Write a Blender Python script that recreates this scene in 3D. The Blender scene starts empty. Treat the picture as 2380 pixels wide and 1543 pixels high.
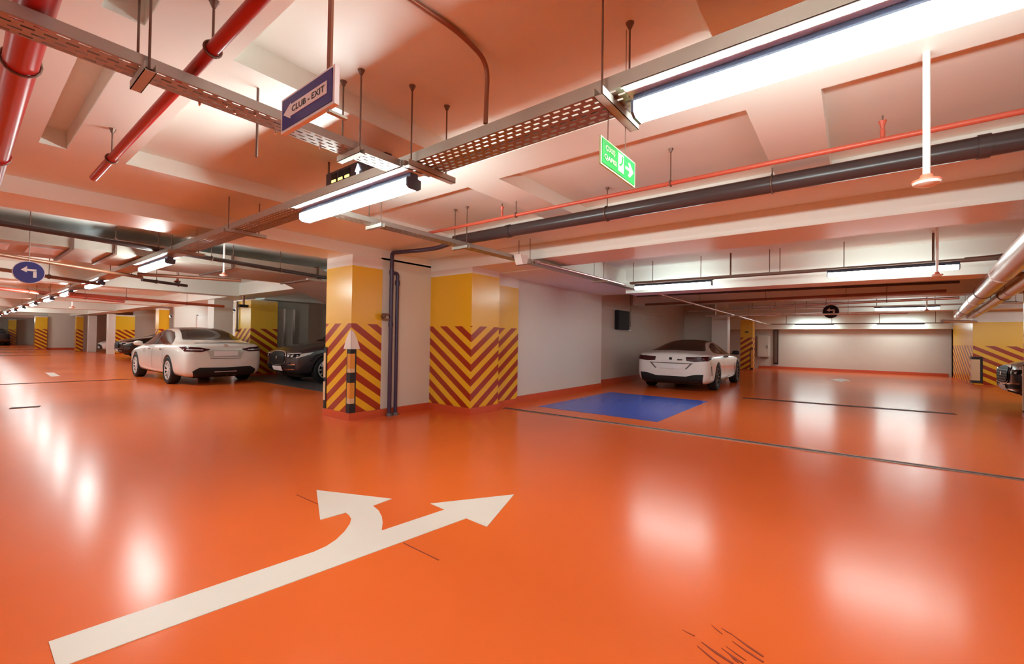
import bpy, bmesh, math, random
from mathutils import Vector, Matrix
from mathutils.bvhtree import BVHTree
random.seed(7)
S = bpy.context.scene
COL = S.collection
# ------------------------------------------------------------------ camera
# World axes follow the building: +X runs to the right-hand vanishing point,
# +Y to the left-hand one. The photograph is taken as 2380 x 1543.
CX, CY, EYE = 1190.0, 771.5, 1.3
VL = Vector((-110 - CX, 768 - CY)); VR = Vector((1980 - CX, 798 - CY))
FOC = math.sqrt(-VL.dot(VR))
dA = Vector((VL.x, VL.y, FOC)).normalized()
dB = Vector((VR.x, VR.y, FOC)).normalized()
dZ = dB.cross(dA)
RM = Matrix((dB, dA, dZ))            # camera (x right, y down, z forward) -> world
cam = bpy.data.cameras.new('camera')
cam.sensor_width = 36.0; cam.sensor_fit = 'HORIZONTAL'
cam.lens = FOC * 36.0 / 2380.0
cam.clip_start = 0.02; cam.clip_end = 300
camo = bpy.data.objects.new('camera', cam); COL.objects.link(camo)
rot = Matrix([[RM[i][0], -RM[i][1], -RM[i][2]] for i in range(3)])
camo.matrix_world = Matrix.Translation((0, 0, EYE)) @ rot.to_4x4()
S.camera = camo
# ------------------------------------------------------------------ world, exposure
w = bpy.data.worlds.new('world'); S.world = w; w.use_nodes = True
w.node_tree.nodes['Background'].inputs[0].default_value = (0.9, 0.8, 0.75, 1)
w.node_tree.nodes['Background'].inputs[1].default_value = 0.02
S.view_settings.view_transform = 'Standard'
S.view_settings.look = 'None'
S.view_settings.gamma = 1.0
S.view_settings.use_curve_mapping = False
S.view_settings.exposure = 1.15
LAMP = 22.0                            # radiance of the tube diffusers
S.cycles.max_bounces = 5
S.cycles.diffuse_bounces = 4
S.cycles.glossy_bounces = 3
S.cycles.transmission_bounces = 1
S.cycles.adaptive_threshold = 0.08
S.cycles.sample_clamp_indirect = 6.0
S.cycles.caustics_reflective = False
S.cycles.caustics_refractive = False

def on(px, py, X=None, Y=None, Z=None):
    d = RM @ Vector((px - CX, py - CY, FOC))
    o = Vector((0, 0, EYE))
    i, v = (0, X) if X is not None else (1, Y) if Y is not None else (2, Z)
    return o + d * ((v - o[i]) / d[i])

# ------------------------------------------------------------------ materials
MAT = {}
def lin(c):
    return tuple((x / 12.92 if x <= .04045 else ((x + .055) / 1.055) ** 2.4) for x in (v / 255 for v in c))
def mat(name, rgb, rough=.5, metal=0., coat=0., var=.06, scale=3., bump=0., bscale=40., emis=0., spec=.5, rvar=0.):
    m = bpy.data.materials.new(name); m.use_nodes = True
    nt = m.node_tree; b = nt.nodes['Principled BSDF']
    c = lin(rgb)
    tc = nt.nodes.new('ShaderNodeTexCoord')
    nz = nt.nodes.new('ShaderNodeTexNoise'); nz.inputs['Scale'].default_value = scale; nz.inputs['Detail'].default_value = 4
    nt.links.new(tc.outputs['Object'], nz.inputs['Vector'])
    mx = nt.nodes.new('ShaderNodeMix'); mx.data_type = 'RGBA'
    mx.inputs[6].default_value = (*[max(0, v * (1 - var)) for v in c], 1)
    mx.inputs[7].default_value = (*[min(1, v * (1 + var)) for v in c], 1)
    nt.links.new(nz.outputs['Fac'], mx.inputs[0])
    nt.links.new(mx.outputs[2], b.inputs['Base Color'])
    b.inputs['Roughness'].default_value = rough
    b.inputs['Metallic'].default_value = metal
    b.inputs['Specular IOR Level'].default_value = spec
    b.inputs['Coat Weight'].default_value = coat
    b.inputs['Coat Roughness'].default_value = .06
    if rvar:
        mr = nt.nodes.new('ShaderNodeMapRange')
        mr.inputs[3].default_value = rough - rvar; mr.inputs[4].default_value = rough + rvar
        n2 = nt.nodes.new('ShaderNodeTexNoise'); n2.inputs['Scale'].default_value = scale * 2.3
        nt.links.new(tc.outputs['Object'], n2.inputs['Vector'])
        nt.links.new(n2.outputs['Fac'], mr.inputs[0]); nt.links.new(mr.outputs[0], b.inputs['Roughness'])
    if bump:
        nb = nt.nodes.new('ShaderNodeTexNoise'); nb.inputs['Scale'].default_value = bscale; nb.inputs['Detail'].default_value = 3
        nt.links.new(tc.outputs['Object'], nb.inputs['Vector'])
        bp = nt.nodes.new('ShaderNodeBump'); bp.inputs['Strength'].default_value = bump; bp.inputs['Distance'].default_value = .01
        nt.links.new(nb.outputs['Fac'], bp.inputs['Height']); nt.links.new(bp.outputs['Normal'], b.inputs['Normal'])
    if emis:
        b.inputs['Emission Color'].default_value = (*c, 1); b.inputs['Emission Strength'].default_value = emis
    MAT[name] = m
    return m

mat('floor', (228, 103, 46), rough=.22, var=.10, scale=.6, bump=.035, bscale=7, rvar=.03, spec=.22)
mat('plinth', (206, 84, 48), rough=.3, var=.06)
mat('ceiling', (241, 242, 234), rough=.42, var=.03, scale=1.2, bump=.02, bscale=30)
mat('wall', (222, 214, 202), rough=.45, var=.03, scale=1.5)
mat('wall_grey', (212, 198, 186), rough=.5, var=.04)
mat('white_paint', (235, 226, 218), rough=.4, var=.03)
mat('blue_bay', (44, 84, 190), rough=.22, var=.10, scale=2)
mat('bay_grey', (92, 84, 86), rough=.35, var=.12, scale=2)
mat('marking', (232, 222, 212), rough=.4, var=.04, scale=4)
mat('joint', (84, 40, 30), rough=.6)
mat('steel', (176, 166, 158), rough=.38, metal=.85, var=.08, scale=6)
mat('galv', (182, 170, 158), rough=.45, metal=.3, var=.15, scale=8)
mat('rod', (120, 92, 80), rough=.45, metal=.6)
mat('red_pipe', (176, 28, 26), rough=.32, var=.08)
mat('red_thin', (196, 84, 62), rough=.4)
mat('black_pipe', (70, 58, 58), rough=.28, var=.06)
mat('purple_pipe', (66, 50, 78), rough=.4)
mat('conduit', (150, 96, 72), rough=.4, metal=.3)
mat('silver_pipe', (214, 190, 186), rough=.26, metal=.75, var=.05)
mat('dark', (30, 26, 26), rough=.6, spec=.3)
mat('rubber', (38, 32, 32), rough=.7)
mat('tyre', (26, 24, 25), rough=.75)
mat('plastic_white', (236, 230, 226), rough=.35)
mat('housing', (84, 88, 108), rough=.4)
mat('diffuser', (231, 252, 249), rough=.4, var=0, emis=LAMP)
mat('diffuser_side', (231, 252, 249), rough=.4, var=0, emis=LAMP * 3.2)   # emission boosted on the diffuser sides to brighten ceiling and walls
mat('opal_side', (231, 252, 249), rough=.4, var=0, emis=LAMP * 0.95)
mat('reflector', (244, 242, 244), rough=.4, var=.01)
mat('sign_blue', (52, 48, 128), rough=.35, var=.05)
mat('sign_white', (238, 226, 226), rough=.4, var=.02)
mat('ink', (28, 22, 26), rough=.5)
mat('sign_green', (38, 158, 74), rough=.35, var=.05)
mat('glow_green', (206, 240, 176), rough=.4, var=.02)
mat('led_box', (58, 48, 58), rough=.4)
mat('led_yellow', (255, 214, 90), rough=.4, emis=2.2)
mat('led_white', (214, 236, 255), rough=.4, emis=2.6)
mat('yellow', (226, 158, 20), rough=.3)
mat('reflect_yellow', (226, 150, 56), rough=.35, var=.1, scale=60)
mat('reflect_pale', (222, 188, 150), rough=.35)
mat('paint_white', (226, 220, 214), rough=.28, coat=1., var=.01)
mat('paint_pearl', (232, 224, 220), rough=.28, coat=1., var=.01)
mat('paint_brown', (52, 38, 42), rough=.3, coat=1., var=.02)
mat('paint_black', (40, 34, 34), rough=.28, coat=1., var=.02)
mat('paint_silver', (190, 184, 178), rough=.3, coat=1., metal=.3)
mat('glass', (30, 22, 23), rough=.09, var=0, spec=.25)
mat('glass_blue', (50, 50, 84), rough=.06, var=0)
mat('lamp_red', (64, 10, 16), rough=.2, var=.05, spec=.3)
mat('lamp_clear', (214, 208, 206), rough=.1, coat=1)
mat('chrome', (225, 218, 214), rough=.14, metal=1.)
mat('alloy', (214, 208, 206), rough=.3, metal=.1)
mat('alloy_dark', (52, 48, 50), rough=.3, metal=.6)
mat('plate', (232, 226, 226), rough=.4)
mat('cabinet', (216, 204, 190), rough=.4)
mat('screen', (40, 34, 42), rough=.6, spec=.2)
mat('detector', (240, 224, 212), rough=.4)
mat('detector_red', (214, 110, 84), rough=.4)

def stripe_mat(name, sign, slope=.68, period=.25, phase=0., ytop=2.4, band=1.5):
    m = bpy.data.materials.new(name); m.use_nodes = True
    nt = m.node_tree; b = nt.nodes['Principled BSDF']; L = nt.links.new
    uv = nt.nodes.new('ShaderNodeUVMap'); sp = nt.nodes.new('ShaderNodeSeparateXYZ'); L(uv.outputs[0], sp.inputs[0])
    def math_(op, a, bb):
        n = nt.nodes.new('ShaderNodeMath'); n.operation = op
        for i, v in enumerate((a, bb)):
            if isinstance(v, (int, float)): n.inputs[i].default_value = v
            else: L(v, n.inputs[i])
        return n.outputs[0]
    t = math_('MULTIPLY', sp.outputs[0], sign * slope)
    t = math_('ADD', t, sp.outputs[1])
    t = math_('ADD', math_('DIVIDE', t, period), phase + 20)
    dark = math_('LESS_THAN', math_('FRACT', t, 0), .5)
    low = math_('LESS_THAN', sp.outputs[1], band)
    dark = math_('MULTIPLY', dark, low)
    top = math_('GREATER_THAN', sp.outputs[1], ytop)
    def mix(f, a, c):
        n = nt.nodes.new('ShaderNodeMix'); n.data_type = 'RGBA'; L(f, n.inputs[0])
        for i, v in ((6, a), (7, c)):
            if isinstance(v, tuple): n.inputs[i].default_value = (*v, 1)
            else: L(v, n.inputs[i])
        return n.outputs[2]
    c = mix(dark, lin((238, 182, 34)), lin((160, 50, 20)))
    c = mix(top, c, lin((235, 226, 218)))
    L(c, b.inputs['Base Color'])
    b.inputs['Roughness'].default_value = .27
    b.inputs['Specular IOR Level'].default_value = .55
    MAT[name] = m
stripe_mat('chevron_down', 1, phase=.25)
stripe_mat('chevron_up', -1, phase=.1)
stripe_mat('chevron_up_low', -1, phase=.1, ytop=2.3)
stripe_mat('stripes_far', 1, phase=.1, ytop=2.35)
stripe_mat('stripes_wall', 1, phase=.3, slope=.55, ytop=2.05, band=1.28)

# ------------------------------------------------------------------ mesh helpers
class MB:
    def __init__(s): s.v = []; s.f = []
    def add(s, vs, fs):
        o = len(s.v); s.v += [tuple(v) for v in vs]; s.f += [tuple(i + o for i in f) for f in fs]; return s
    def box(s, x0, x1, y0, y1, z0, z1):
        x0, x1 = sorted((x0, x1)); y0, y1 = sorted((y0, y1)); z0, z1 = sorted((z0, z1))
        return s.add([(x, y, z) for z in (z0, z1) for y in (y0, y1) for x in (x0, x1)],
                     [(0, 2, 3, 1), (4, 5, 7, 6), (0, 1, 5, 4), (2, 6, 7, 3), (0, 4, 6, 2), (1, 3, 7, 5)])
    def bbox(s, x0, x1, y0, y1, z0, z1, r):
        """box with chamfered vertical and horizontal edges"""
        x0, x1 = sorted((x0, x1)); y0, y1 = sorted((y0, y1)); z0, z1 = sorted((z0, z1))
        bm = bmesh.new(); bmesh.ops.create_cube(bm, size=1)
        for v in bm.verts:
            v.co = Vector(((x0 + x1) / 2 + v.co.x * (x1 - x0), (y0 + y1) / 2 + v.co.y * (y1 - y0), (z0 + z1) / 2 + v.co.z * (z1 - z0)))
        bmesh.ops.bevel(bm, geom=bm.edges[:], offset=r, segments=2, affect='EDGES')
        bm.verts.index_update()
        s.add([v.co[:] for v in bm.verts], [[v.index for v in f.verts] for f in bm.faces]); bm.free(); return s
    def quad(s, a, b, c, d): return s.add([a, b, c, d], [(0, 1, 2, 3)])
    def prism(s, poly, axis, a0, a1):
        """extrude a 2D polygon along axis 0/1/2"""
        def p(q, a):
            q = list(q); q.insert(axis, a); return tuple(q)
        n = len(poly)
        fs = [(i, (i + 1) % n, n + (i + 1) % n, n + i) for i in range(n)]
        fs += [tuple(range(n))[::-1], tuple(range(n, 2 * n))]
        return s.add([p(q, a0) for q in poly] + [p(q, a1) for q in poly], fs)
    def tube(s, pts, r, n=10, bend=0.):
        pts = [Vector(p) for p in pts]
        if bend > 0:
            q = [pts[0]]
            for i in range(1, len(pts) - 1):
                a = (pts[i - 1] - pts[i]); c = (pts[i + 1] - pts[i])
                k = min(bend, a.length * .45, c.length * .45)
                A = pts[i] + a.normalized() * k; C = pts[i] + c.normalized() * k
                for j in range(7):
                    t = j / 6; q.append(A.lerp(pts[i], t).lerp(pts[i].lerp(C, t), t))
            q.append(pts[-1]); pts = q
        rings = []
        up = None
        for i, p in enumerate(pts):
            d = (pts[min(i + 1, len(pts) - 1)] - pts[max(i - 1, 0)]).normalized()
            if up is None:
                up = Vector((0, 0, 1)) if abs(d.z) < .9 else Vector((1, 0, 0))
            x = d.cross(up)
            if x.length < 1e-4: x = d.orthogonal()
            x.normalize(); y = x.cross(d).normalized(); up = y
            rings.append([p + x * math.cos(2 * math.pi * j / n) * r + y * math.sin(2 * math.pi * j / n) * r for j in range(n)])
        vs = [v for rg in rings for v in rg]; fs = []
        for i in range(len(rings) - 1):
            for j in range(n):
                fs.append((i * n + j, i * n + (j + 1) % n, (i + 1) * n + (j + 1) % n, (i + 1) * n + j))
        fs.append(tuple(range(n))); fs.append(tuple(range((len(rings) - 1) * n, len(rings) * n))[::-1])
        return s.add(vs, fs)
    def lathe(s, prof, c=(0, 0, 0), axis=2, n=24, caps=True):
        """prof: list of (radius, height along axis)"""
        vs = []; fs = []
        for r, h in prof:
            for j in range(n):
                a = 2 * math.pi * j / n; q = [math.cos(a) * r, math.sin(a) * r]; q.insert(axis, h)
                vs.append((c[0] + q[0], c[1] + q[1], c[2] + q[2]))
        for i in range(len(prof) - 1):
            for j in range(n):
                fs.append((i * n + j, i * n + (j + 1) % n, (i + 1) * n + (j + 1) % n, (i + 1) * n + j))
        if caps: fs.append(tuple(range(n))[::-1]); fs.append(tuple(range((len(prof) - 1) * n, len(prof) * n)))
        return s.add(vs, fs)

WL = {}
def mesh_obj(name, mb, m, off=(0, 0, 0), smooth=False):
    me = bpy.data.meshes.new(name)
    me.from_pydata([(v[0] - off[0], v[1] - off[1], v[2] - off[2]) for v in mb.v], [], mb.f)
    bm = bmesh.new(); bm.from_mesh(me)
    bmesh.ops.remove_doubles(bm, verts=bm.verts, dist=1e-5)
    bmesh.ops.recalc_face_normals(bm, faces=bm.faces); bm.to_mesh(me); bm.free()
    me.materials.append(MAT[m] if isinstance(m, str) else m)
    if smooth:
        for p in me.polygons: p.use_smooth = True
        try: me.set_sharp_from_angle(angle=math.radians(40))
        except Exception: pass
    o = bpy.data.objects.new(name, me); COL.objects.link(o)
    return o
def tag(o, label=None, cat=None, group=None, kind=None):
    for k, v in (('label', label), ('category', cat), ('group', group), ('kind', kind)):
        if v: o[k] = v
    return o
def thing(name, label, cat, loc, group=None, rz=0.):
    o = bpy.data.objects.new(name, None); COL.objects.link(o)
    o.empty_display_size = .1
    o.location = loc; o.rotation_euler = (0, 0, rz); WL[o.name] = tuple(loc)
    return tag(o, label, cat, group)
def part(name, mb, m, parent, smooth=False, local=False, label=None):
    off = (0, 0, 0) if local else WL[parent.name]
    o = mesh_obj(name, mb, m, off, smooth); o.parent = parent; WL[o.name] = off
    if label: o['label'] = label
    return o
def base_of(mb):
    xs, ys, zs = zip(*mb.v)
    return ((min(xs) + max(xs)) / 2, (min(ys) + max(ys)) / 2, min(zs))
def solo(name, mb, m, label, cat, group=None, smooth=False, kind=None):
    b = base_of(mb); o = mesh_obj(name, mb, m, b, smooth); o.location = b; WL[o.name] = b
    return tag(o, label, cat, group, kind)
def struct(name, mb, m, parent=None, smooth=False):
    if parent: return part(name, mb, m, parent, smooth)
    b = base_of(mb); o = mesh_obj(name, mb, m, b, smooth); o.location = b; WL[o.name] = b
    o['kind'] = 'structure'; return o
def dup(root, loc, rz=0., label=None, group=None):
    def cp(o, p):
        c = o.copy(); COL.objects.link(c); c.parent = p
        for ch in o.children: cp(ch, c)
        return c
    r = cp(root, None); r.location = loc; r.rotation_euler = (0, 0, rz)
    if label: r['label'] = label
    if group: r['group'] = group
    WL[r.name] = tuple(loc)
    return r
def text_mb(s, size, bold=0.):
    """flat lettering in the x/y plane, lower left at the origin; returns verts, faces, width"""
    cu = bpy.data.curves.new('lettering', 'FONT'); cu.body = s; cu.size = size; cu.offset = bold
    cu.resolution_u = 3; cu.extrude = 0
    o = bpy.data.objects.new('lettering', cu); COL.objects.link(o)
    dg = bpy.context.evaluated_depsgraph_get()
    me = bpy.data.meshes.new_from_object(o.evaluated_get(dg))
    vs = [v.co.copy() for v in me.vertices]; fs = [tuple(p.vertices) for p in me.polygons]
    bpy.data.objects.remove(o); bpy.data.meshes.remove(me); bpy.data.curves.remove(cu)
    return vs, fs, (max(v.x for v in vs) if vs else 0)

# ------------------------------------------------------------------ shell: floor, ceiling, beams
X0, X1, Y0, Y1 = -9., 30., -13., 66.
ZR, ZS = 2.73, 2.87
floor = struct('floor', MB().box(X0, X1, Y0, Y1, -.12, 0), 'floor')
bay = struct('floor_bay', MB().box(5.3, 11.2, 6.5, 15.0, 0, .004), 'bay_grey')
ceil = struct('ceiling', MB().box(X0, X1, Y0, Y1, ZS, ZS + .15), 'ceiling')
# ribs between the shallow coffers of the nearest bay
coff = [(2.98, 4.62, y0, y1) for y0, y1 in ((.52, 2.5), (2.88, 4.85), (-1.85, .14), (-4.2, -2.22), (-6.6, -4.6))]
coff += [(.87, 2.6, y0, y1) for y0, y1 in ((.52, 2.55), (2.9, 4.85), (-1.85, .14), (-4.2, -2.22), (-6.6, -4.6))]
coff += [(.37, .52, y0, y1) for y0, y1 in ((.52, 2.6), (3.0, 4.85))]
coff += [(x0, x0 + 1.7, y0, y1) for x0 in (-4.4, -2.2) for y0, y1 in ((.52, 2.5), (2.88, 4.85), (-1.85, .14), (-4.2, -2.22))]
NX0, NX1, NY0, NY1 = -6., 5.37, -9., 6.09
xs = sorted({NX0, NX1} | {c[0] for c in coff} | {c[1] for c in coff})
ys = sorted({NY0, NY1} | {c[2] for c in coff} | {c[3] for c in coff})
rb = MB()
for i in range(len(xs) - 1):
    for j in range(len(ys) - 1):
        mx, my = (xs[i] + xs[i + 1]) / 2, (ys[j] + ys[j + 1]) / 2
        if not any(c[0] < mx < c[1] and c[2] < my < c[3] for c in coff):
            rb.box(xs[i], xs[i + 1], ys[j], ys[j + 1], ZR, ZS)
ribs = struct('ribs', rb, 'ceiling', ceil)
def beam(x0, x1, y0, y1, z0, z1=ZS):
    return struct('beam', MB().box(x0, x1, y0, y1, z0, z1), 'ceiling', ceil)
beam(X0, 5.37, 6.09, 6.83, 2.57)
beam(5.37, 6.15, Y0, 62, 2.50)
for yb in (14.8, 23., 31., 39., 47., 55.): beam(X0, 5.37, yb, yb + .6, 2.475)
beam(9.25, 9.85, Y0, 4.0, 2.345)
beam(13.5, 14.1, Y0, 5.6, 2.42)
beam(18.6, 19.2, Y0, 3.8, 2.36)
beam(24.2, 25., -3.2, 9, 1.93)
beam(6.15, 10.7, 4.0, 6.2, 2.49)
beam(6.15, 11.2, 14.9, 15.6, 2.45)

# ------------------------------------------------------------------ walls
WZ = ZS
struct('wall_pipe_recess', MB().box(4.30, 5.40, 6.09, 6.3, 0, 2.6), 'wall')
struct('wall_bay', MB().box(6.6, 10.7, 5.30, 5.5, 0, 2.5), 'wall')
struct('wall_block', MB().box(4.30, 11.2, 6.3, 6.5, 0, WZ), 'wall')
struct('wall_niche', MB().box(10.7, 19.1, 5.62, 5.8, 0, WZ), 'wall_grey')
struct('trim_1', MB().box(10.7, 19.1, 5.585, 5.62, 2.2, 2.3), 'wall_grey')
struct('wall_return', MB().box(19.1, 19.3, 4.4, 5.8, 0, WZ), 'wall_grey')
struct('wall_back_right', MB().box(25., 25.2, -3.2, 10., 0, WZ), 'wall_grey')
struct('wall_shop_back', MB().box(11.2, 11.4, 6.3, 20., 0, WZ), 'wall_grey')
struct('wall_shop_pale', MB().box(6.62, 7.95, 15.6, 15.75, 0, WZ), 'wall')
struct('wall_shop_side', MB().box(7.95, 11.2, 17.4, 17.6, 0, WZ), 'wall_grey')
struct('wall_left_column', MB().box(5.51, 6.10, 17.3, 17.9, 0, WZ), 'white_paint')
struct('wall_lit', MB().box(6.12, 9.5, 24., 24.2, 0, WZ), 'white_paint')
struct('wall_far_grey', MB().box(7.25, 9.5, 37., 37.2, 0, WZ), 'wall_grey')
struct('wall_far', MB().box(4.25, 6.3, 46.2, 46.4, 0, WZ), 'wall')
struct('wall_far_mid', MB().box(5.4, 9.6, 43.4, 43.6, 0, WZ), 'wall_grey')
struct('wall_far_end', MB().box(X0, 8., 63.4, 63.6, 0, WZ), 'wall')
struct('wall_left', MB().box(X0 - .2, X0, Y0, Y1, 0, WZ), 'wall')
struct('wall_behind', MB().box(X0, X1, Y0 - .2, Y0, 0, WZ), 'wall')
struct('wall_right', MB().box(X1, X1 + .2, Y0, Y1, 0, WZ), 'wall')
struct('wall_rear', MB().box(X0, X1, Y1, Y1 + .2, 0, WZ), 'wall')
BH = .115
struct('baseboard_recess', MB().box(4.31, 5.37, 6.065, 6.09, 0, BH), 'plinth')
struct('baseboard_bay', MB().box(6.93, 10.72, 5.275, 5.30, 0, BH + .03), 'plinth')
struct('baseboard_bay_end', MB().box(10.70, 10.725, 5.30, 5.5, 0, BH + .03), 'plinth')
struct('baseboard_niche', MB().box(10.725, 19.1, 5.595, 5.62, 0, BH + .05), 'plinth')
struct('baseboard_back', MB().box(24.97, 25., -3.1, 3.7, 0, .12), 'plinth')
struct('baseboard_far', MB().box(4.25, 6.3, 46.17, 46.2, 0, .14), 'plinth')

# ------------------------------------------------------------------ pillars
def pillar(label, x0, x1, y0, y1, zt, m, corner, plinth=True, extra=None, ph=BH):
    t = thing('pillar', label, 'pillar', ((x0 + x1) / 2, (y0 + y1) / 2, 0))
    mb = MB()
    boxes = [(x0, x1, y0, y1, m)] + (extra or [])
    for k, (a0, a1, b0, b1, mm) in enumerate(boxes):
        o = part('shaft', MB().box(a0, a1, b0, b1, 0, zt), mm, t)
        me = o.data; uv = me.uv_layers.new(name='UVMap'); L = WL[t.name]
        for p in me.polygons:
            for li in p.loop_indices:
                co = me.vertices[me.loops[li].vertex_index].co
                wx, wy = co.x + L[0], co.y + L[1]
                u = abs(wx - corner[0]) if abs(p.normal.y) > .5 else abs(wy - corner[1])
                uv.data[li].uv = (u, co.z)
        if plinth: part('plinth', MB().box(a0 - .018, a1 + .018, b0 - .018, b1 + .018, 0, ph), 'plinth', t)
    return t
def corner_guard(p, cx, cy, sx, sy, z0, z1, leg=.085, pieces=None, th=.012):
    """rubber angle on a pillar corner; sx, sy point along the two faces"""
    g = MB()
    g.prism([(cx - sx * th, cy - sy * th), (cx + sx * leg, cy - sy * th), (cx + sx * leg, cy), (cx, cy), (cx, cy + sy * leg), (cx - sx * th, cy + sy * leg)], 2, z0, z1)
    o = part('corner_guard', g, 'rubber', p, label='black rubber corner guard')
    for za, zb, mm in pieces or []:
        r = MB()
        e = .005
        r.prism([(cx - sx * (th + e), cy - sy * (th + e)), (cx + sx * leg * .72, cy - sy * (th + e)), (cx + sx * leg * .72, cy - sy * th), (cx - sx * th, cy - sy * th),
                 (cx - sx * th, cy + sy * leg * .72), (cx - sx * (th + e), cy + sy * leg * .72)], 2, za, zb)
        part('reflector', r, mm, o)
p1 = pillar('yellow pillar with downward chevrons and a black corner guard beside the dark vertical pipes', 3.775, 4.325, 6.085, 6.83, 2.572, 'chevron_down', (3.775, 6.085))
corner_guard(p1, 3.775, 6.085, 1, 1, .115, 1.10, .09,
             [(.26, .34, 'reflect_pale'), (.34, .58, 'reflect_yellow'), (.74, .80, 'reflect_pale'), (.80, 1.03, 'reflect_yellow')])
corner_guard(p1, 3.775, 6.83, 1, -1, .115, 1.12, .06, [(.25, .55, 'reflect_pale'), (.62, 1.02, 'reflect_pale')])
pt = MB()
for nrm in (0, 1):
    e = .003
    if nrm == 0: pt.prism([(3.775 - e, 1.10), (3.775 + .16, 1.10), (3.775 + .10, 1.26), (3.775 + .045, 1.37), (3.775 - e, 1.40)], 1, 6.085 - e, 6.085)
    else: pt.prism([(6.085 - e, 1.10), (6.085 + .20, 1.10), (6.085 + .13, 1.26), (6.085 + .05, 1.37), (6.085 - e, 1.40)], 0, 3.775 - e, 3.775)
part('bare_patch', pt, 'white_paint', p1, label='white patch without stripes above the guard')
pillar('stepped yellow pillar with upward chevrons standing left of the white bay wall', 5.374, 6.10, 5.06, 6.09, 2.50, 'chevron_up', (5.374, 5.06),
       extra=[(6.10, 6.92, 5.24, 6.09, 'chevron_up_low')])
pillar('yellow and white pillar with red stripes to the right of the parked white sedan', 5.80, 6.62, 15.03, 16.25, 2.42, 'chevron_down', (5.80, 15.03), ph=.05)
p4 = pillar('slim yellow striped pillar in the far corner past the white coupe', 22.3, 22.85, 3.55, 4.05, 2.3, 'stripes_far', (22.3, 3.55), ph=.05)
corner_guard(p4, 22.3, 3.55, 1, 1, .05, 1.0, .10, [(.12, .95, 'reflect_yellow')])
part('number_plate', MB().box(22.288, 22.3, 3.72, 3.86, 1.72, 1.78), 'ink', p4)
p5 = pillar('wide yellow wall pier with slanted stripes behind the dark car on the right', 20.4, 23.9, -7.4, -3.1, ZS, 'stripes_wall', (23.9, -3.1), ph=.03)
corner_guard(p5, 20.4, -3.1, 1, -1, .08, .92, .22, [(.16, .84, 'reflect_pale')], th=.03)
p6 = pillar('pillar at the right edge of the picture with a pale guard strip beside the dark car', 11.7, 12.3, -3.3, -2.53, 2.42, 'stripes_far', (12.3, -2.53), ph=.05)
corner_guard(p6, 12.3, -2.53, -1, -1, .06, .95, .08, [(.10, .92, 'reflect_pale')])
pillar('plain white pillar standing in front of the far grey wall beside the dark parked car', 5.69, 6.01, 34.9, 35.4, 2.42, 'white_paint', (5.69, 34.9), ph=.01)
pillar('narrow white pillar farther back left of the small white car', 5.56, 5.95, 40., 40.5, 2.42, 'white_paint', (5.56, 40), ph=.01)
pillar('thin pillar with a ladder of dark stripes next to the far beige wall', 5.15, 5.5, 41.5, 42., 2.42, 'stripes_far', (5.15, 41.5), ph=.02)
pillar('yellow striped pillar behind the dark car in the left background', 6.22, 7.15, 36.1, 36.8, 2.42, 'stripes_far', (6.22, 36.1), ph=.05)
pillar('yellow pillar with dark diagonal stripes left of the far beige wall', 3.62, 4.22, 46., 46.8, 2.42, 'stripes_far', (3.62, 46.), ph=.1)
pillar('most distant yellow pillar at the far left end of the lane', 3.18, 3.68, 62., 62.6, 2.42, 'stripes_far', (3.18, 62.), ph=.1)
pillar('ochre column behind the roof of the white sedan', 5.60, 5.98, 24.2, 24.7, 2.42, 'stripes_far', (5.6, 24.2), ph=.05)
pillar('pale square column behind the white coupe at the end of the niche', 18.65, 19.08, 3.84, 4.42, 2.36, 'white_paint', (18.65, 3.84), ph=.05)

# ------------------------------------------------------------------ floor markings, drains
def flat(pts, z=.003): return [tuple(Vector((p.x, p.y))) for p in pts]
zz = [(105, 818), (1330, 402), (1385, 377), (1430, 347), (1470, 308), (1494, 273), (1500, 250), (1490, 234), (1475, 222), (1357, 255), (1340, 118), (1688, 158),
      (1600, 190), (1626, 212), (1641, 240), (1645, 268), (1640, 305), (1930, 208), (1865, 180), (2250, 138), (2125, 287), (2030, 248), (142, 942)]
arrow = [on(60 + a / 1.9833, 1080 + b / 1.9833, Z=0) for a, b in zz]
solo('floor_arrow', MB().prism([(p.x, p.y) for p in arrow], 2, 0, .003), 'marking', 'white painted arrow on the orange floor forking straight on and left', 'floor marking')
solo('disabled_bay', MB().box(6.95, 10.1, 2.45, 4.75, 0, .003), 'blue_bay', 'blue painted parking bay rectangle in front of the white coupe', 'floor marking')
def fmark(pts, m, label, name='floor_marking', z=.003):
    return solo(name, MB().prism([(p.x, p.y) for p in [on(a, b, Z=0) for a, b in pts]], 2, 0, z), m, label, 'floor marking')
fmark([(105, 866), (125, 866), (140, 874), (118, 875)], 'marking', 'small white dash on the floor left of the white sedan')
fmark([(1925, 881), (1958, 880), (1978, 884), (1955, 888)], 'marking', 'small faint white arrow on the floor before the far right wall')
def channel(label, a, b, wdt, seg, fm='joint'):
    a, b = Vector(a), Vector(b); d = (b - a); n = int(d.length / seg); d.normalize(); s = Vector((-d.y, d.x, 0)) * wdt / 2
    t = thing('drain_channel', label, 'drain', (a.x, a.y, 0))
    fr = MB()
    for sg in (-1, 1):
        p, q = a + s * sg, b + s * sg; e = s.normalized() * .008
        fr.prism([((p - e).x, (p - e).y), ((p + e).x, (p + e).y), ((q + e).x, (q + e).y), ((q - e).x, (q - e).y)], 2, 0, .008)
    part('frame', fr, fm, t)
    for i in range(n):
        p, q = a + d * (i * seg + .006), a + d * ((i + 1) * seg - .006); e = s * .84
        g = MB().prism([((p - e).x, (p - e).y), ((p + e).x, (p + e).y), ((q + e).x, (q + e).y), ((q - e).x, (q - e).y)], 2, 0, .005)
        part('grate', g, 'joint', t)
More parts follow.
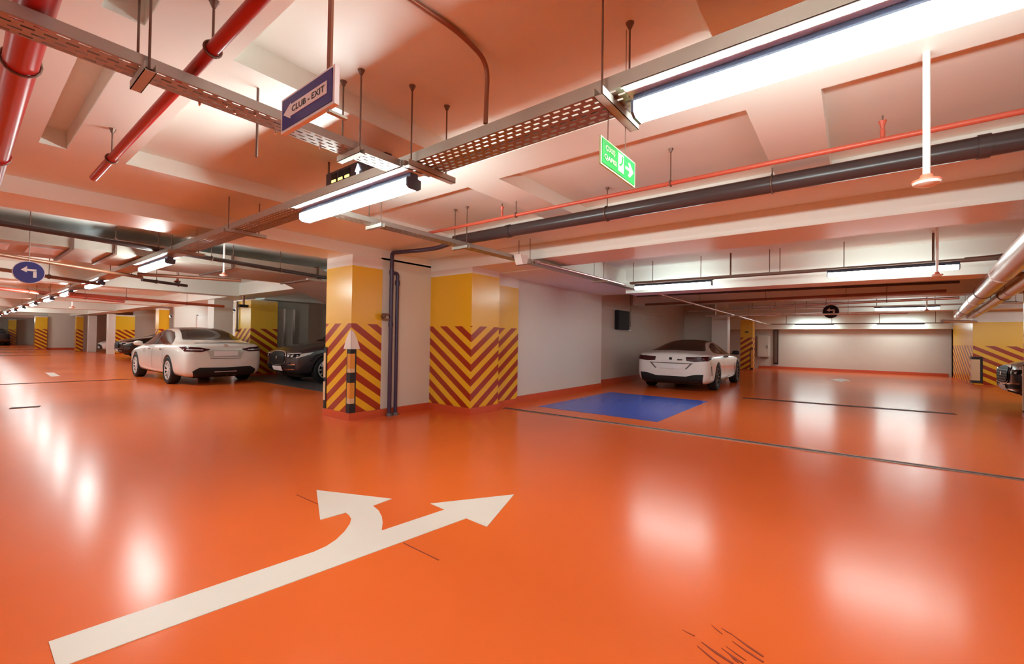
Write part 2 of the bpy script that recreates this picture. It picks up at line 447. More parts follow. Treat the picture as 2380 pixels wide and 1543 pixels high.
channel('long steel-edged drain crossing the floor in front of the blue bay', (6.36, 5.12, 0), (6.41, -2.2, 0), .09, .75, 'steel')
channel('thin dark drain line across the far right lane beyond the white coupe', (11.29, 2.0, 0), (11.6, -1.55, 0), .13, .5)
channel('dark drain line behind the white sedan at the left edge', (.5, 16.4, 0), (3.2, 16.0, 0), .07, .9)
channel('short dark slot drain in the floor at the left edge', (.62, 11.2, 0), (.96, 11.12, 0), .10, .17)
channel('dark drain line far down the left lane', (-.5, 36., 0), (3.4, 35.4, 0), .12, 1.3)
sk = MB()
for (a, b, c, d, wd) in ((620, 920, 960, 1157, 16), (570, 960, 810, 1157, 10), (840, 985, 1080, 1157, 10), (930, 1060, 1030, 1150, 8), (960, 910, 1300, 1140, 12), (950, 830, 1300, 1080, 12), (890, 965, 1110, 1120, 6), (410, 785, 545, 850, 5), (840, 765, 960, 835, 5), (730, 730, 850, 830, 4)):
    P = [on(1500 + u / 4.76, 1300 + v / 4.76, Z=0) for u, v in ((a, b - 2), (a + wd * .3, b - 3), (c + wd, d - wd * .4), (c, d + wd * .3), ((a + c) / 2 - wd * .7, (b + d) / 2 + wd * .5))]
    sk.prism([(p.x, p.y) for p in P], 2, 0, .0022)
mat('scuff', (150, 52, 16), rough=.6, var=.25, scale=30)
solo('tyre_scuffs', sk, 'scuff', 'dark streaky tyre scuffs on the orange floor at the lower right', 'scuff', kind='stuff')
cr = MB()
for A, B in (((690, 1150), (740, 1172)), ((938, 1262), (1020, 1302))):
    P, Q = on(*A, Z=0), on(*B, Z=0); n = (Q - P).cross(Vector((0, 0, 1))).normalized() * .004
    cr.prism([((P - n).x, (P - n).y), ((P + n).x, (P + n).y), ((Q + n).x, (Q + n).y), ((Q - n).x, (Q - n).y)], 2, 0, .0015)
solo('floor_crack', cr, 'scuff', 'fine crack line in the floor crossing the white arrow', 'crack', kind='stuff')

# ------------------------------------------------------------------ tube lights
def make_lamp():
    t = thing('tube_light', 'x', 'light', (0, 0, 0))
    L = .73
    # local: long axis Y, z = 0 at the top of the housing, hanging down
    part('housing', MB().prism([(-.03, 0), (.03, 0), (.034, -.030), (.060, -.036), (.060, -.044), (-.060, -.044), (-.060, -.036), (-.034, -.030)], 1, -L, L), 'housing', t, local=True)
    e = L - .012
    prof = [(-.056, -.090), (-.034, -.104), (.034, -.104), (.056, -.090)]
    dm = MB()
    for (xa, za), (xb, zb) in zip(prof, prof[1:]): dm.quad((xa, -e, za), (xb, -e, zb), (xb, e, zb), (xa, e, za))
    part('diffuser', dm, 'diffuser', t, local=True)
    for q in (-1, 1):
        part('diffuser_side', MB().quad((q * .056, -e, -.044), (q * .056, e, -.044), (q * .056, e, -.090), (q * .056, -e, -.090)), 'diffuser_side', t, local=True)
    for s in (-1, 1):
        part('end_cap', MB().prism([(-.06, -.044), (.06, -.044), (.059, -.092), (.036, -.108), (-.036, -.108), (-.059, -.092)], 1, s * (L - .012), s * L), 'housing', t, local=True)
    part('reflector_plate', MB().box(-.113, .113, -L - .02, L + .02, .001, .004), 'reflector', t, local=True)
    return t
lamp0 = make_lamp(); lampn = 0
GL = 'tube lights along the main cable tray'
names = ['nearest tube light running out of the top right of the picture', 'bright tube light under the tray crossing beside the digital sign', 'third tube light along the main tray, above the white sedan',
         'fourth tube light along the main tray, left of the white sedan', 'fifth tube light along the main tray', 'sixth tube light along the main tray', 'seventh tube light along the main tray, small and far',
         'eighth tube light along the main tray, very small', 'ninth tube light along the main tray, near its far end', 'tenth tube light along the main tray, near its far end',
         'eleventh tube light along the main tray, a white dot', 'last visible tube light at the far left end of the main tray']
TX = 1.875; TZ = 2.394
lampY = [.04, 3.04, 8.35, 13.0, 16.7, 20.3, 24.5, 29., 33., 38., 44., 51.]
for i, y in enumerate(lampY):
    if i == 0:
        lamp0.location = (TX, y, TZ); lamp0['label'] = names[0]; lamp0['group'] = GL; WL[lamp0.name] = (TX, y, TZ)
    else: dup(lamp0, (TX, y, TZ), 0, names[i], GL)
# unseen lamps added behind the viewpoint because the lighting needs them
for y in (-4.2, -8.6): dup(lamp0, (TX, y, TZ), 0, 'unseen tube light added behind the viewpoint in line with the main tray', 'added tube lights behind the viewpoint')
G2 = 'tube lights of the right lane'
lamp1 = dup(lamp0, (8.52, 2.75, 2.43), 0, 'tube light over the blue bay beside the white bay wall', G2)
for ch in lamp1.children:
    if ch.name.startswith('diffuser_side'):
        ch.data = ch.data.copy(); ch.data.materials.clear(); ch.data.materials.append(MAT['opal_side'])
    if ch.name.startswith('reflector'):
        ch.data = ch.data.copy(); ch.data.materials.clear(); ch.data.materials.append(MAT['rod'])
dup(lamp1, (8.38, -.42, 2.43), 0, 'long bright tube light at the right in front of the pale beam', G2)
dup(lamp1, (17.5, -1.27, 2.43), 0, 'farther tube light at the right beside the round black sign', G2)
dup(lamp1, (23.8, 1.35, 2.13), 0, 'left tube light low over the far right wall', G2)
dup(lamp1, (23.8, -1.55, 2.13), 0, 'right tube light low over the far right wall', G2)
G3 = 'added tube lights outside the picture'
for x, y in ((8.4, -5.), (8.4, -9.), (-4.5, 1.), (-4.5, 6.), (-4.5, 12.), (-4.5, 20.), (-4.5, 30.), (17.5, -6.)):  # unseen rows added to light the hall from outside the frame
    dup(lamp0, (x, y, 2.43), 0, 'unseen tube light added in a row outside the picture', G3)
dup(lamp0, (8.6, 8.2, 2.43), 0, 'added tube light inside the shop bay hidden by the pillar', G3)  # hidden lamp added to lift the dark car bay
dup(lamp0, (7.6, 22.2, 2.43), 0, 'tube light in front of the bright white wall behind the sedan', 'tube lights of the left background')
dup(lamp0, (8.3, 34., 2.43), 0, 'tube light in front of the far grey wall on the left', 'tube lights of the left background')
dup(lamp0, (TX, 58.5, 2.43), 0, 'added tube light brightening the end wall of the left lane', 'tube lights of the left background')  # extra lamp added because the end wall was too dark

# ------------------------------------------------------------------ cable trays
def tray_mesh(x0, x1, y0, y1, z, h, axis, perf=None):
    """axis 1: runs along Y between y0..y1; axis 0: runs along X"""
    rails = []
    for c in ((x0, x1) if axis == 1 else (y0, y1)):
        s = 1 if c in (x1, y1) else -1
        r = MB()
        if axis == 1:
            r.box(c - .0015, c + .0015, y0, y1, z, z + h); r.box(c - s * .012, c, y0, y1, z + h, z + h + .003)
        else:
            r.box(x0, x1, c - .0015, c + .0015, z, z + h); r.box(x0, x1, c - s * .012, c, z + h, z + h + .003)
        rails.append(r)
    b = MB()
    a0, a1, l0, l1 = (x0, x1, y0, y1) if axis == 1 else (y0, y1, x0, x1)
    def bx(a, aa, l, ll):
        if axis == 1: b.box(a, aa, l, ll, z, z + .002)
        else: b.box(l, ll, a, aa, z, z + .002)
    ps, pe = perf if perf else (l1, l1)
    if ps > l0: bx(a0, a1, l0, min(ps, l1))
    if pe < l1: bx(a0, a1, pe, l1)
    if perf:
        wd = a1 - a0; n = max(3, int(round(wd / .038))); st = wd / n
        for i in range(n + 1):
            c = a0 + st * i; bx(max(a0, c - .011), min(a1, c + .011), ps, pe)
        pitch = .058
        for i in range(n):
            k = 0; l = ps + (pitch / 2 if i % 2 else 0)
            while l < pe:
                bx(a0 + st * i + .01, a0 + st * (i + 1) - .01, l, min(pe, l + .022)); l += pitch
    return rails, b
tA = thing('cable_tray', 'main perforated cable tray carrying the row of tube lights', 'cable tray', (1.875, 24, 2.40))
rails, bot = tray_mesh(1.76, 1.99, -3.2, 54, 2.40, .06, 1, (-3.2, 7.))
for r in rails: part('rail', r, 'steel', tA)
o = part('perforated_bottom', bot, 'steel', tA); o['kind'] = 'stuff'
def strut_y(t, y, x0=1.70, x1=2.10, z=2.385, rods=((1.735, ZS), (2.03, ZS)), both=True):
    part('bracket', MB().box(x0, x1, y - .022, y + .022, z - .026, z - .023).box(x0, x1, y - .022, y - .019, z - .026, z + .012).box(x0, x1, y + .019, y + .022, z - .026, z + .012), 'galv', t)
    for x, zt in rods:
        part('hanger_rod', MB().tube([(x, y, z - .01), (x, y, zt)], .005, 6), 'rod', t)
        part('anchor', MB().lathe([(.008, zt - .03), (.016, zt - .012), (.022, zt)], (x, y, 0), 2, 8), 'rod', t)
for y in (-1.4, .87, 2.17, 5.1, 7.0, 10.6, 15., 18.5, 22., 27.):
    strut_y(tA, y)
tB = thing('cable_tray', 'narrow perforated cable tray crossing the upper left of the picture', 'cable tray', (0, 2.38, 2.40))
rails, bot = tray_mesh(-5., 1.755, 2.31, 2.45, 2.402, .045, 0, (-1.2, 1.755))
for r in rails: part('rail', r, 'steel', tB)
o = part('perforated_bottom', bot, 'steel', tB); o['kind'] = 'stuff'
def strut_x(t, x, y0, y1, z, rods, zt=ZS):
    part('bracket', MB().box(x - .02, x + .02, y0, y1, z - .026, z - .023).box(x - .02, x - .017, y0, y1, z - .026, z + .01).box(x + .017, x + .02, y0, y1, z - .026, z + .01), 'galv', t)
    for y in rods:
        part('hanger_rod', MB().tube([(x, y, z - .01), (x, y, zt)], .005, 6), 'rod', t)
        part('anchor', MB().lathe([(.008, zt - .03), (.016, zt - .012), (.022, zt)], (x, y, 0), 2, 8), 'rod', t)
strut_x(tB, .475, 2.26, 2.50, 2.395, (2.285, 2.475), ZR if False else ZS)
strut_x(tB, 1.45, 2.26, 2.50, 2.395, (2.285, 2.475))
strut_x(tB, -1.6, 2.26, 2.50, 2.395, (2.285, 2.475))
# small bead-like bolts under the trays
for x, y in ((.78, 2.36), (.83, 2.40), (.9, 2.34), (.7, 2.45), (1.05, 2.46), (1.3, 2.455)):
    part('bolt', MB().lathe([(.003, 2.386), (.006, 2.389), (.006, 2.402)], (x, y, 0), 2, 8), 'chrome', tB)
tC = thing('cable_tray', 'long slim cable tray running right from under the second tube light', 'cable tray', (8, 3.72, 2.40))
rails, bot = tray_mesh(1.995, 9.6, 3.66, 3.80, 2.402, .045, 0, (1.995, 4.4))
for r in rails: part('rail', r, 'steel', tC)
o = part('perforated_bottom', bot, 'steel', tC); o['kind'] = 'stuff'
for x in (2.55, 3.75): strut_x(tC, x, 3.60, 3.86, 2.395, (3.63, 3.83))
for x in (5.05,): strut_x(tC, x, 3.60, 3.86, 2.395, (3.63, 3.83))
for x in (7.4, 9.4): strut_x(tC, x, 3.56, 3.86, 2.395, (3.63, 3.83))
part('conduit', MB().tube([(5.2, 3.63, 2.42), (8.36, 3.62, 2.42)], .022, 10), 'silver_pipe', tC, True)
part('conduit', MB().tube([(9.5, 3.66, 2.425), (23.5, 3.0, 2.10)], .03, 10), 'silver_pipe', tC, True)
tD = thing('cable_tray', 'steel support rail carrying the tube lights of the right lane', 'cable tray', (8.45, 0, 2.43))
part('rail', MB().box(8.40, 8.52, -9.5, 3.55, 2.434, 2.475), 'rod', tD)
for y in (-1.9, -.9, .1, .95, 1.1, 1.7, 2.2, 3.1, 3.5):
    part('hanger_rod', MB().tube([(8.46, y, 2.47), (8.46, y, ZS)], .006 if y not in (-.9, 1.7) else .014, 6), 'rod', tD)
cb = MB(); random.seed(3)
for k in range(6):
    ox, oz = random.uniform(-.03, .03), random.uniform(0, .03)
    cb.tube([(8.44 + ox, -1.2, 2.45 + oz), (8.43 + ox, -1.6, 2.46 + oz), (8.35 + ox, -2.0, 2.58 + oz), (8.3 + ox, -3.2, 2.6 + oz)], .012, 6, .2)
part('cable_bundle', cb, 'rod', tD, True)
tE = thing('cable_tray', 'pale support rail of the farther right lane lights', 'cable tray', (17.5, 0, 2.43))
part('rail', MB().box(17.42, 17.58, -5, 5., 2.434, 2.47), 'silver_pipe', tE)
for y in (-3, -1.9, -.6, 1.2, 2.8, 4.2): part('hanger_rod', MB().tube([(17.5, y, 2.46), (17.5, y, ZS)], .008, 6), 'rod', tE)
tF = thing('cable_tray', 'support rail low over the far right wall', 'cable tray', (23.8, 0, 2.13))
part('rail', MB().box(23.74, 23.86, -3., 3., 2.134, 2.17), 'rod', tF)
for y in (-2.6, -.9, .7, 2.4): part('hanger_rod', MB().tube([(23.8, y, 2.16), (23.8, y, ZS)], .01, 6), 'rod', tF)

# ------------------------------------------------------------------ pipes
def pipe(name, label, pts, r, m, hangers=(), zt=ZS, bend=0., clamp='rod', couplers=(), n=14):
    b = (Vector(pts[0]) + Vector(pts[-1])) / 2
    t = thing(name, label, 'pipe', tuple(b))
    part('tube', MB().tube(pts, r, n, bend), m, t, True)
    A, B = Vector(pts[0]), Vector(pts[-1])
    for h in hangers:
        c = A.lerp(B, h)
        d = (B - A).normalized(); side = d.cross(Vector((0, 0, 1))).normalized()
        ring = [c + side * math.cos(a) * (r + .006) + Vector((0, 0, 1)) * math.sin(a) * (r + .006) for a in [2 * math.pi * k / 16 for k in range(17)]]
        part('clamp', MB().tube(ring, .006, 6), clamp, t)
        part('hanger_rod', MB().tube([(c.x, c.y, c.z + r), (c.x, c.y, zt)], .005, 6), 'rod', t)
        part('anchor', MB().lathe([(.008, zt - .03), (.016, zt - .012), (.022, zt)], (c.x, c.y, 0), 2, 8), 'rod', t)
    for h in couplers:
        c = A.lerp(B, h); d = (B - A).normalized()
        part('coupling', MB().tube([c - d * .03, c + d * .03], r + .008, n), m, t, True)
    return t
pipe('fire_main_pipe', 'thick red pipe running down the upper left corner', [(.165, -.6, 2.52), (.165, 5.55, 2.52)], .058, 'red_pipe', (.58, .86), couplers=(.86,))
pipe('fire_pipe', 'slim red pipe with hangers crossing below the upper left tray', [(.66, -.5, 2.52), (.66, 4.72, 2.52)], .026, 'red_pipe', (.51, .88), ZR)
pipe('drain_pipe', 'dark grey drain pipe running below the coffered ceiling towards the right', [(4.12, -5., 2.6), (4.12, 4.2, 2.6)], .07, 'black_pipe', (.34, .60, .76), couplers=(.47, .9))
spr = pipe('sprinkler_pipe', 'thin red sprinkler pipe in front of the dark drain pipe', [(3.58, -5., 2.585), (3.58, 4.35, 2.585)], .017, 'red_thin', (.66, .83), couplers=(.3,))
for y in (-.15, 2.95):
    part('sprinkler_head', MB().lathe([(.012, 2.60), (.014, 2.64), (.009, 2.66), (.02, 2.70), (.022, 2.705)], (3.58, y, 0), 2, 10), 'red_thin', spr)
    part('sprinkler_frame', MB().box(3.574, 3.586, y - .004, y + .004, 2.70, 2.74), 'rod', spr)
pipe('stack_pipe', 'dark purple waste pipe standing against the wall between the two chevron pillars', [(4.44, 6.0, .03), (4.44, 6.0, 2.69), (4.42, 5.2, 2.64), (4.30, 4.75, 2.60), (4.14, 4.15, 2.6)], .033, 'purple_pipe', bend=.07)
st = [o for o in COL.objects if o.name == 'stack_pipe'][0]
part('branch', MB().tube([(4.46, 6.0, 2.36), (4.56, 6.0, 2.36), (4.56, 6.0, 2.25), (4.56, 6.0, .03)], .03, 12, .07), 'purple_pipe', st, True)
for z, x in ((2.36, 4.44), (1.5, 4.44), (2.2, 4.56)): part('collar', MB().lathe([(.04, z - .04), (.042, z), (.04, z + .04)], (x, 6.0, 0), 2, 14), 'purple_pipe', st, True)
part('valve', MB().box(4.28, 4.41, 5.985, 6.03, 1.58, 1.60).box(4.28, 4.41, 5.985, 6.03, 1.66, 1.68).lathe([(.012, 5.97), (.03, 5.98), (.03, 6.04)], (4.30, 0, 1.63), 1, 12), 'rod', st)
for x in (4.44, 4.56): part('foot', MB().lathe([(.055, 0), (.05, .03), (.04, .05)], (x, 6.0, 0), 2, 14), 'bay_grey', st)
pipe('conduit', 'brown conduit bending down from the ceiling onto the main tray', [(1.12, 1.62, 2.855), (1.55, 1.58, 2.855), (1.80, 1.60, 2.835), (1.81, 1.62, 2.5)], .013, 'conduit', bend=.1, couplers=())
def pixpipe(label, a, b, Z, r, m, hang=(), name='service_pipe'):
    return pipe(name, label, [tuple(on(*a, Z=Z)), tuple(on(*b, Z=Z))], r, m, hang, n=10)
pixpipe('dark pipe below the beam running across the left background', (-60, 508), (772, 648), 2.5, .035, 'black_pipe', (.35, .5, .75))
pixpipe('thin pipe under the sheet metal duct on the left', (-40, 585), (330, 645), 2.26, .025, 'conduit')
pixpipe('thin pipe behind the oval blue sign', (-40, 620), (230, 660), 2.25, .03, 'conduit', (.5,))
pixpipe('lower far pipe above the white sedan', (160, 683), (520, 712), 2.22, .045, 'red_thin', (.3, .7))
pixpipe('far red pipe above the left lane lights', (-20, 668), (300, 702), 2.56, .06, 'red_thin', (.2, .6))
pixpipe('pipe with an end hook above the white sedan', (330, 650), (434, 664), 2.3, .03, 'black_pipe', (.3, .8))
pixpipe('thin pipe crossing behind the pillar left of the duct', (320, 637), (560, 652), 2.36, .03, 'conduit')
for k, (a, b, Z, r, m) in enumerate((((1480, 688), (2230, 655), 2.56, .03, 'black_pipe'), ((1500, 708), (2200, 676), 2.43, .035, 'conduit'), ((1700, 716), (2230, 692), 2.30, .03, 'silver_pipe'), ((1640, 735), (2110, 727), 2.2, .028, 'silver_pipe'))):
    pixpipe(('first', 'second', 'third', 'fourth')[k] + ' thin pipe behind the pale beam above the white coupe, counted downward', a, b, Z, r, m, (.25, .5, .75))
pipe('glossy_pipe', 'broad pale pipe fixed under the ceiling between the two right-hand beams', [(6.95, -6., 2.79), (6.95, 3.95, 2.79)], .075, 'ceiling', couplers=(.3, .6))
A, B = on(2420, 545, Z=2.3), on(2228, 735, Z=2.3); A = A + (A - B) * .25
dp = pipe('duct_pipe', 'large shiny round duct slanting in from the right edge', [tuple(A), tuple(B)], .125, 'silver_pipe', (.5, .8), couplers=(.35, .6, .9), n=24)
off = Vector((.35, -.33, -.05))
pipe('duct_pipe', 'second smaller shiny duct below the large one at the right edge', [tuple(A + off), tuple(B + off)], .09, 'silver_pipe', (.5,), couplers=(.45, .75), n=20)
pixpipe('curved cable pipe above the right yellow pier', (2300, 700), (2420, 705), 2.5, .03, 'black_pipe', (.5,))
pixpipe('horizontal pale pipe at the head of the right yellow pier', (2190, 746), (2268, 748), 2.05, .05, 'silver_pipe')
pipe('hanging_rod', 'loose threaded rod hanging below the blue club sign', [(1.06, 2.72, 2.33), (1.06, 2.72, ZS)], .007, 'rod', n=6)

# ------------------------------------------------------------------ sheet metal duct
d = thing('air_duct', 'grey sheet metal air duct crossing behind the left beam and stepping down', 'duct', (1, 8, 2.28))
part('run', MB().box(X0 + 1, 4.6, 8.6, 10.2, 2.48, 2.68), 'galv', d)
part('transition', MB().add([(4.6, 8.6, 2.48), (4.6, 10.2, 2.48), (4.6, 10.2, 2.68), (4.6, 8.6, 2.68), (6.3, 9.4, 2.02), (6.3, 10.9, 2.02), (6.3, 10.9, 2.34), (6.3, 9.4, 2.34)],
     [(0, 1, 2, 3), (4, 7, 6, 5), (0, 4, 5, 1), (1, 5, 6, 2), (2, 6, 7, 3), (3, 7, 4, 0)]), 'galv', d)
part('outlet', MB().box(6.3, 10.5, 9.4, 10.9, 2.02, 2.34), 'galv', d)
for x in (-1.5, -.2, 1.0, 1.45, 3.0, 4.55):
    part('flange', MB().box(x - .02, x + .02, 8.58, 10.22, 2.455, 2.705), 'rod', d)
for x in (-.2, 1.45, 3.0, 6.25):
    part('hanger_rod', MB().tube([(x, 8.57 if x < 5 else 9.42, 2.47 if x < 5 else 2.1), (x, 8.57 if x < 5 else 9.42, ZS)], .006, 6), 'rod', d)
part('grille', MB().box(.05, .45, 8.9, 9.6, 2.468, 2.48), 'silver_pipe', d)
part('grille', MB().box(.62, .95, 8.9, 9.6, 2.468, 2.48), 'silver_pipe', d)
part('support_channel', MB().box(6.0, 10., 9.3, 9.36, 1.97, 2.02), 'galv', d)
part('support_channel', MB().box(4.3, 6.6, 8.5, 8.56, 2.40, 2.44), 'galv', d)
sh = thing('metal_shaft', 'shiny sheet metal shaft standing beside the pillar behind the dark car', 'duct', (6.9, 15.3, 0))
part('casing', MB().box(6.66, 7.2, 15.15, 15.58, 0, 2.2), 'galv', sh)
part('edge_strip', MB().box(7.16, 7.24, 15.12, 15.16, 0, 2.2), 'silver_pipe', sh)
part('edge_strip', MB().box(6.86, 6.92, 15.12, 15.16, 0, 2.2), 'silver_pipe', sh)

# ------------------------------------------------------------------ signs
def place_text(s, size, o, ux, uy, bold=0., fitw=None):
    vs, fs, wd = text_mb(s, size, bold)
    k = fitw / wd if fitw else 1.
    m = MB(); m.add([Vector(o) + Vector(ux) * v.x * k + Vector(uy) * v.y for v in vs], fs); return m
# blue hanging sign: in the plane X = .9, reading direction runs towards -Y
SX, sy0, sy1, sz0, sz1 = .9, 2.05, 1.6, 2.212, 2.368
sg = thing('direction_sign', 'blue hanging sign with a white left arrow lettered club exit', 'sign', (SX, 1.82, sz0))
part('frame', MB().box(SX, SX + .02, sy1, sy0, sz0, sz1), 'sign_white', sg)
part('panel', MB().box(SX - .004, SX, sy1 + .014, sy0 - .016, sz0 + .012, sz1 - .012), 'sign_blue', sg)
e = SX - .006
W_ = sy0 - sy1; H_ = sz1 - sz0
def sp(u, v): return (sy0 - u * W_, sz0 + v * H_)
part('arrow', MB().prism([sp(.07, .49), sp(.22, .72), sp(.22, .67), sp(.89, .67), sp(.89, .34), sp(.22, .34), sp(.22, .27)], 0, e, SX - .004), 'sign_white', sg)
part('lettering', place_text('CLUB - EXIT', .036, (e - .001, sp(.245, .43)[0], sp(0, .43)[1]), (0, -1, 0), (0, 0, 1), .0006, W_ * .61), 'ink', sg)
part('strap', MB().box(SX + .005, SX + .015, 1.645, 1.672, sz1, ZS), 'conduit', sg)
part('bracket_arm', MB().box(SX + .01, SX + .09, 1.655, 1.675, sz0 - .012, sz0 - .002), 'galv', sg)
# green exit sign: plane Y = .9, facing -Y
GY, gx0, gx1, gz0, gz1 = .9, 1.79, 2.185, 2.10, 2.23
gs = thing('exit_sign', 'green emergency exit sign with a running figure door and right arrow', 'sign', (1.99, GY, gz0))
part('border', MB().box(gx0, gx1, GY, GY + .008, gz0, gz1), 'glow_green', gs)
part('panel', MB().box(gx0 + .01, gx1 - .012, GY - .003, GY, gz0 + .008, gz1 - .008), 'sign_green', gs)
gw, gh = gx1 - gx0, gz1 - gz0
def gp(u, v): return (gx0 + u * gw, gz0 + v * gh)
part('door_symbol', MB().prism([gp(.45, .17), gp(.61, .17), gp(.61, .86), gp(.45, .86)], 1, GY - .005, GY - .003), 'glow_green', gs)
part('figure_symbol', MB().prism([gp(.56, .80), gp(.59, .78), gp(.575, .55), gp(.53, .42), gp(.475, .40), gp(.475, .44), gp(.52, .48), gp(.545, .60)], 1, GY - .007, GY - .005), 'sign_green', gs)
part('arrow', MB().prism([gp(.67, .56), gp(.80, .56), gp(.75, .76), gp(.80, .78), gp(.92, .50), gp(.80, .22), gp(.75, .24), gp(.80, .44), gp(.67, .44)], 1, GY - .005, GY - .003), 'glow_green', gs)
part('lettering', place_text('ÇIXIŞ', .032, (gx0 + .10 * gw, GY - .005, gz0 + .60 * gh), (1, 0, 0), (0, 0, 1), .0006, gw * .26), 'glow_green', gs)
part('lettering', place_text('QAPISI', .032, (gx0 + .07 * gw, GY - .005, gz0 + .26 * gh), (1, 0, 0), (0, 0, 1), .0006, gw * .33), 'glow_green', gs)
for u in (.2, .7): part('hanger_wire', MB().tube([(gx0 + u * gw, GY + .004, gz1), (gx0 + u * gw, GY + .004, 2.398 if u < .6 else ZS)], .002, 5), 'rod', gs)
# parking guidance display behind the second lamp: plane X = 2.03
DX, dy0, dy1 = 2.03, 3.72, 2.85
dz0, dz1 = 2.575, 2.745
ds = thing('parking_display', 'dark digital parking display with three yellow dashes and a white arrow', 'sign', (DX, 3.28, dz0))
part('box', MB().box(DX, DX + .06, dy1, dy0, dz0, dz1), 'led_box', ds)
for k in range(3):
    y = dy0 - .09 - k * .105
    part('digit_window', MB().box(DX - .003, DX, y - .085, y, dz0 + .02, dz1 - .02), 'dark', ds)
    part('dash', MB().box(DX - .006, DX - .003, y - .076, y - .01, dz0 + .072, dz0 + .092), 'led_yellow', ds)
ya = dy0 - .50
part('arrow', MB().prism([(ya - .014, dz0 + .03), (ya + .014, dz0 + .03), (ya + .014, dz0 + .09), (ya + .035, dz0 + .09), (ya, dz1 - .02), (ya - .035, dz0 + .09), (ya - .014, dz0 + .09)], 0, DX - .006, DX), 'led_white', ds)
for y in (dy0 + .012, dy1 + .02): part('post', MB().tube([(DX + .03, y, dz0 - .12), (DX + .03, y, ZS)], .010, 8), 'rod', ds)
# round blue sign over the left lane
def round_sign(label, c, r, facing, m='sign_blue'):
    t = thing('round_sign', label, 'sign', tuple(c))
    ax = 1 if facing == 'y' else 0
    def disc(rad, a0, a1):
        b = MB(); b.lathe([(rad, a0), (rad, a1)], (0, 0, 0), ax, 40)
        return b.v and MB().add([(v[0] + c[0], v[1] + c[1], v[2] + c[2]) for v in b.v], b.f)
    part('rim', disc(r, -.012, .012), 'sign_white', t, False)
    part('face', disc(r * .95, -.016, -.012), m, t, False)
    def P(u, v, d0, d1, poly):
        if ax == 1: return MB().prism([(c[0] + a * r, c[2] + b * r) for a, b in poly], 1, c[1] + d0, c[1] + d1)
        return MB().prism([(c[1] - a * r, c[2] + b * r) for a, b in poly], 0, c[0] + d0, c[0] + d1)
    part('arrow_mark', P(0, 0, -.019, -.016, [(-.5, .18), (-.12, .55), (-.12, .3), (.45, .3), (.45, .12), (-.12, .12), (-.12, -.02)]), 'sign_white', t)
    part('bar_mark', P(0, 0, -.019, -.016, [(.25, .08), (.47, .08), (.47, -.45), (.25, -.45)]), 'sign_white', t)
    part('hanger_rod', MB().tube([(c[0], c[1], c[2] + r), (c[0], c[1], ZS)], .006, 6), 'rod', t)
    return t
c = on(67, 633, Y=8.3); round_sign('round blue sign with a white arrow hanging over the left lane', (c.x, c.y, c.z), .143, 'y')
c = on(1931, 724, X=17.2); round_sign('round black sign with a white arrow in the far right lane', (c.x, c.y, c.z), .22, 'x', 'screen')

# ------------------------------------------------------------------ detectors, speaker, cabinets
def detector(label, x, y, z, r, zt=ZS, m='detector'):
    t = thing('ceiling_detector', label, 'detector', (x, y, z), 'pendant detectors')
    part('pole', MB().tube([(x, y, z + r * .5), (x, y, zt)], r * .26, 8), 'plastic_white', t, True)
    part('mount', MB().lathe([(r * .4, z + r * .75), (r * .55, z + r * .35), (r, z + r * .25), (r * 1.02, z + r * .1)], (x, y, 0), 2, 20), 'detector_red', t, True)
    part('head', MB().lathe([(r, z + r * .12), (r * .9, z - r * .1), (r * .45, z - r * .3), (r * .2, z - r * .32)], (x, y, 0), 2, 20), m, t, True)
detector('white pendant detector on a long pole at the right below the drain pipe', 2.90, -.285, 2.085, .055, ZR)
p = on(520, 640, Z=2.3); detector('pendant detector hanging above the white sedan roof', p.x, p.y, 2.3, .06)
p = on(2178, 640, Z=2.27); detector('pendant detector hanging in front of the long right tube light', 8.1, on(2178, 640, X=8.1).y, on(2178, 640, X=8.1).z, .06)
p = on(2154, 722, X=17.2); detector('pendant detector below the farther right tube light', 17.2, p.y, p.z, .07)
p = on(1800, 720, X=15.); detector('pendant detector above the coupe in the right lane', 15., p.y, p.z, .06)
p = on(168, 715, Y=24.5); detector('small pendant detector above the far beige wall on the left', p.x, p.y, p.z, .09)
p = on(412, 655, Y=11.); detector('dark pendant detector beside the third tube light', p.x, p.y, p.z, .06, m='dark')
sp_ = thing('speaker', 'small white box speaker at the slim tray above the striped pillar', 'speaker', (4.76, 3.66, 2.33))
part('box', MB().prism([(4.68, 2.44), (4.86, 2.44), (4.83, 2.33), (4.74, 2.31), (4.71, 2.36)], 1, 3.52, 3.64), 'plastic_white', sp_)
cabn = thing('wall_display', 'dark rectangular panel mounted high on the niche wall', 'panel', (12.6, 5.6, 1.6))
part('body', MB().bbox(12.2, 13.05, 5.50, 5.62, 1.62, 2.2, .015), 'screen', cabn)
part('face', MB().box(12.24, 13.01, 5.495, 5.50, 1.66, 2.16), 'dark', cabn)
part('cable', MB().tube([(13.1, 5.5, 1.72), (13.1, 5.5, ZS)], .018, 8), 'rod', cabn)
part('lamp', MB().lathe([(.02, 1.56), (.07, 1.58), (.06, 1.62)], (13.0, 5.48, 0), 2, 12), 'plastic_white', cabn)
fc = thing('fire_cabinet', 'pale wall cabinet on the far right wall beside the slim yellow pillar', 'cabinet', (24.8, 3.45, .6))
part('body', MB().bbox(24.72, 24.97, 3.2, 3.75, .55, 1.62, .02), 'cabinet', fc)
part('door', MB().box(24.70, 24.72, 3.25, 3.70, .6, 1.57), 'cabinet', fc)
part('handle', MB().box(24.68, 24.70, 3.28, 3.31, 1.0, 1.15), 'rod', fc)
part('outlet', MB().box(24.8, 24.97, 3.3, 3.6, .5, .55), 'rod', fc)
dr = thing('conduit_riser', 'dark vertical cable duct on the far right wall beside the cabinet', 'duct', (24.9, 2.95, .2))
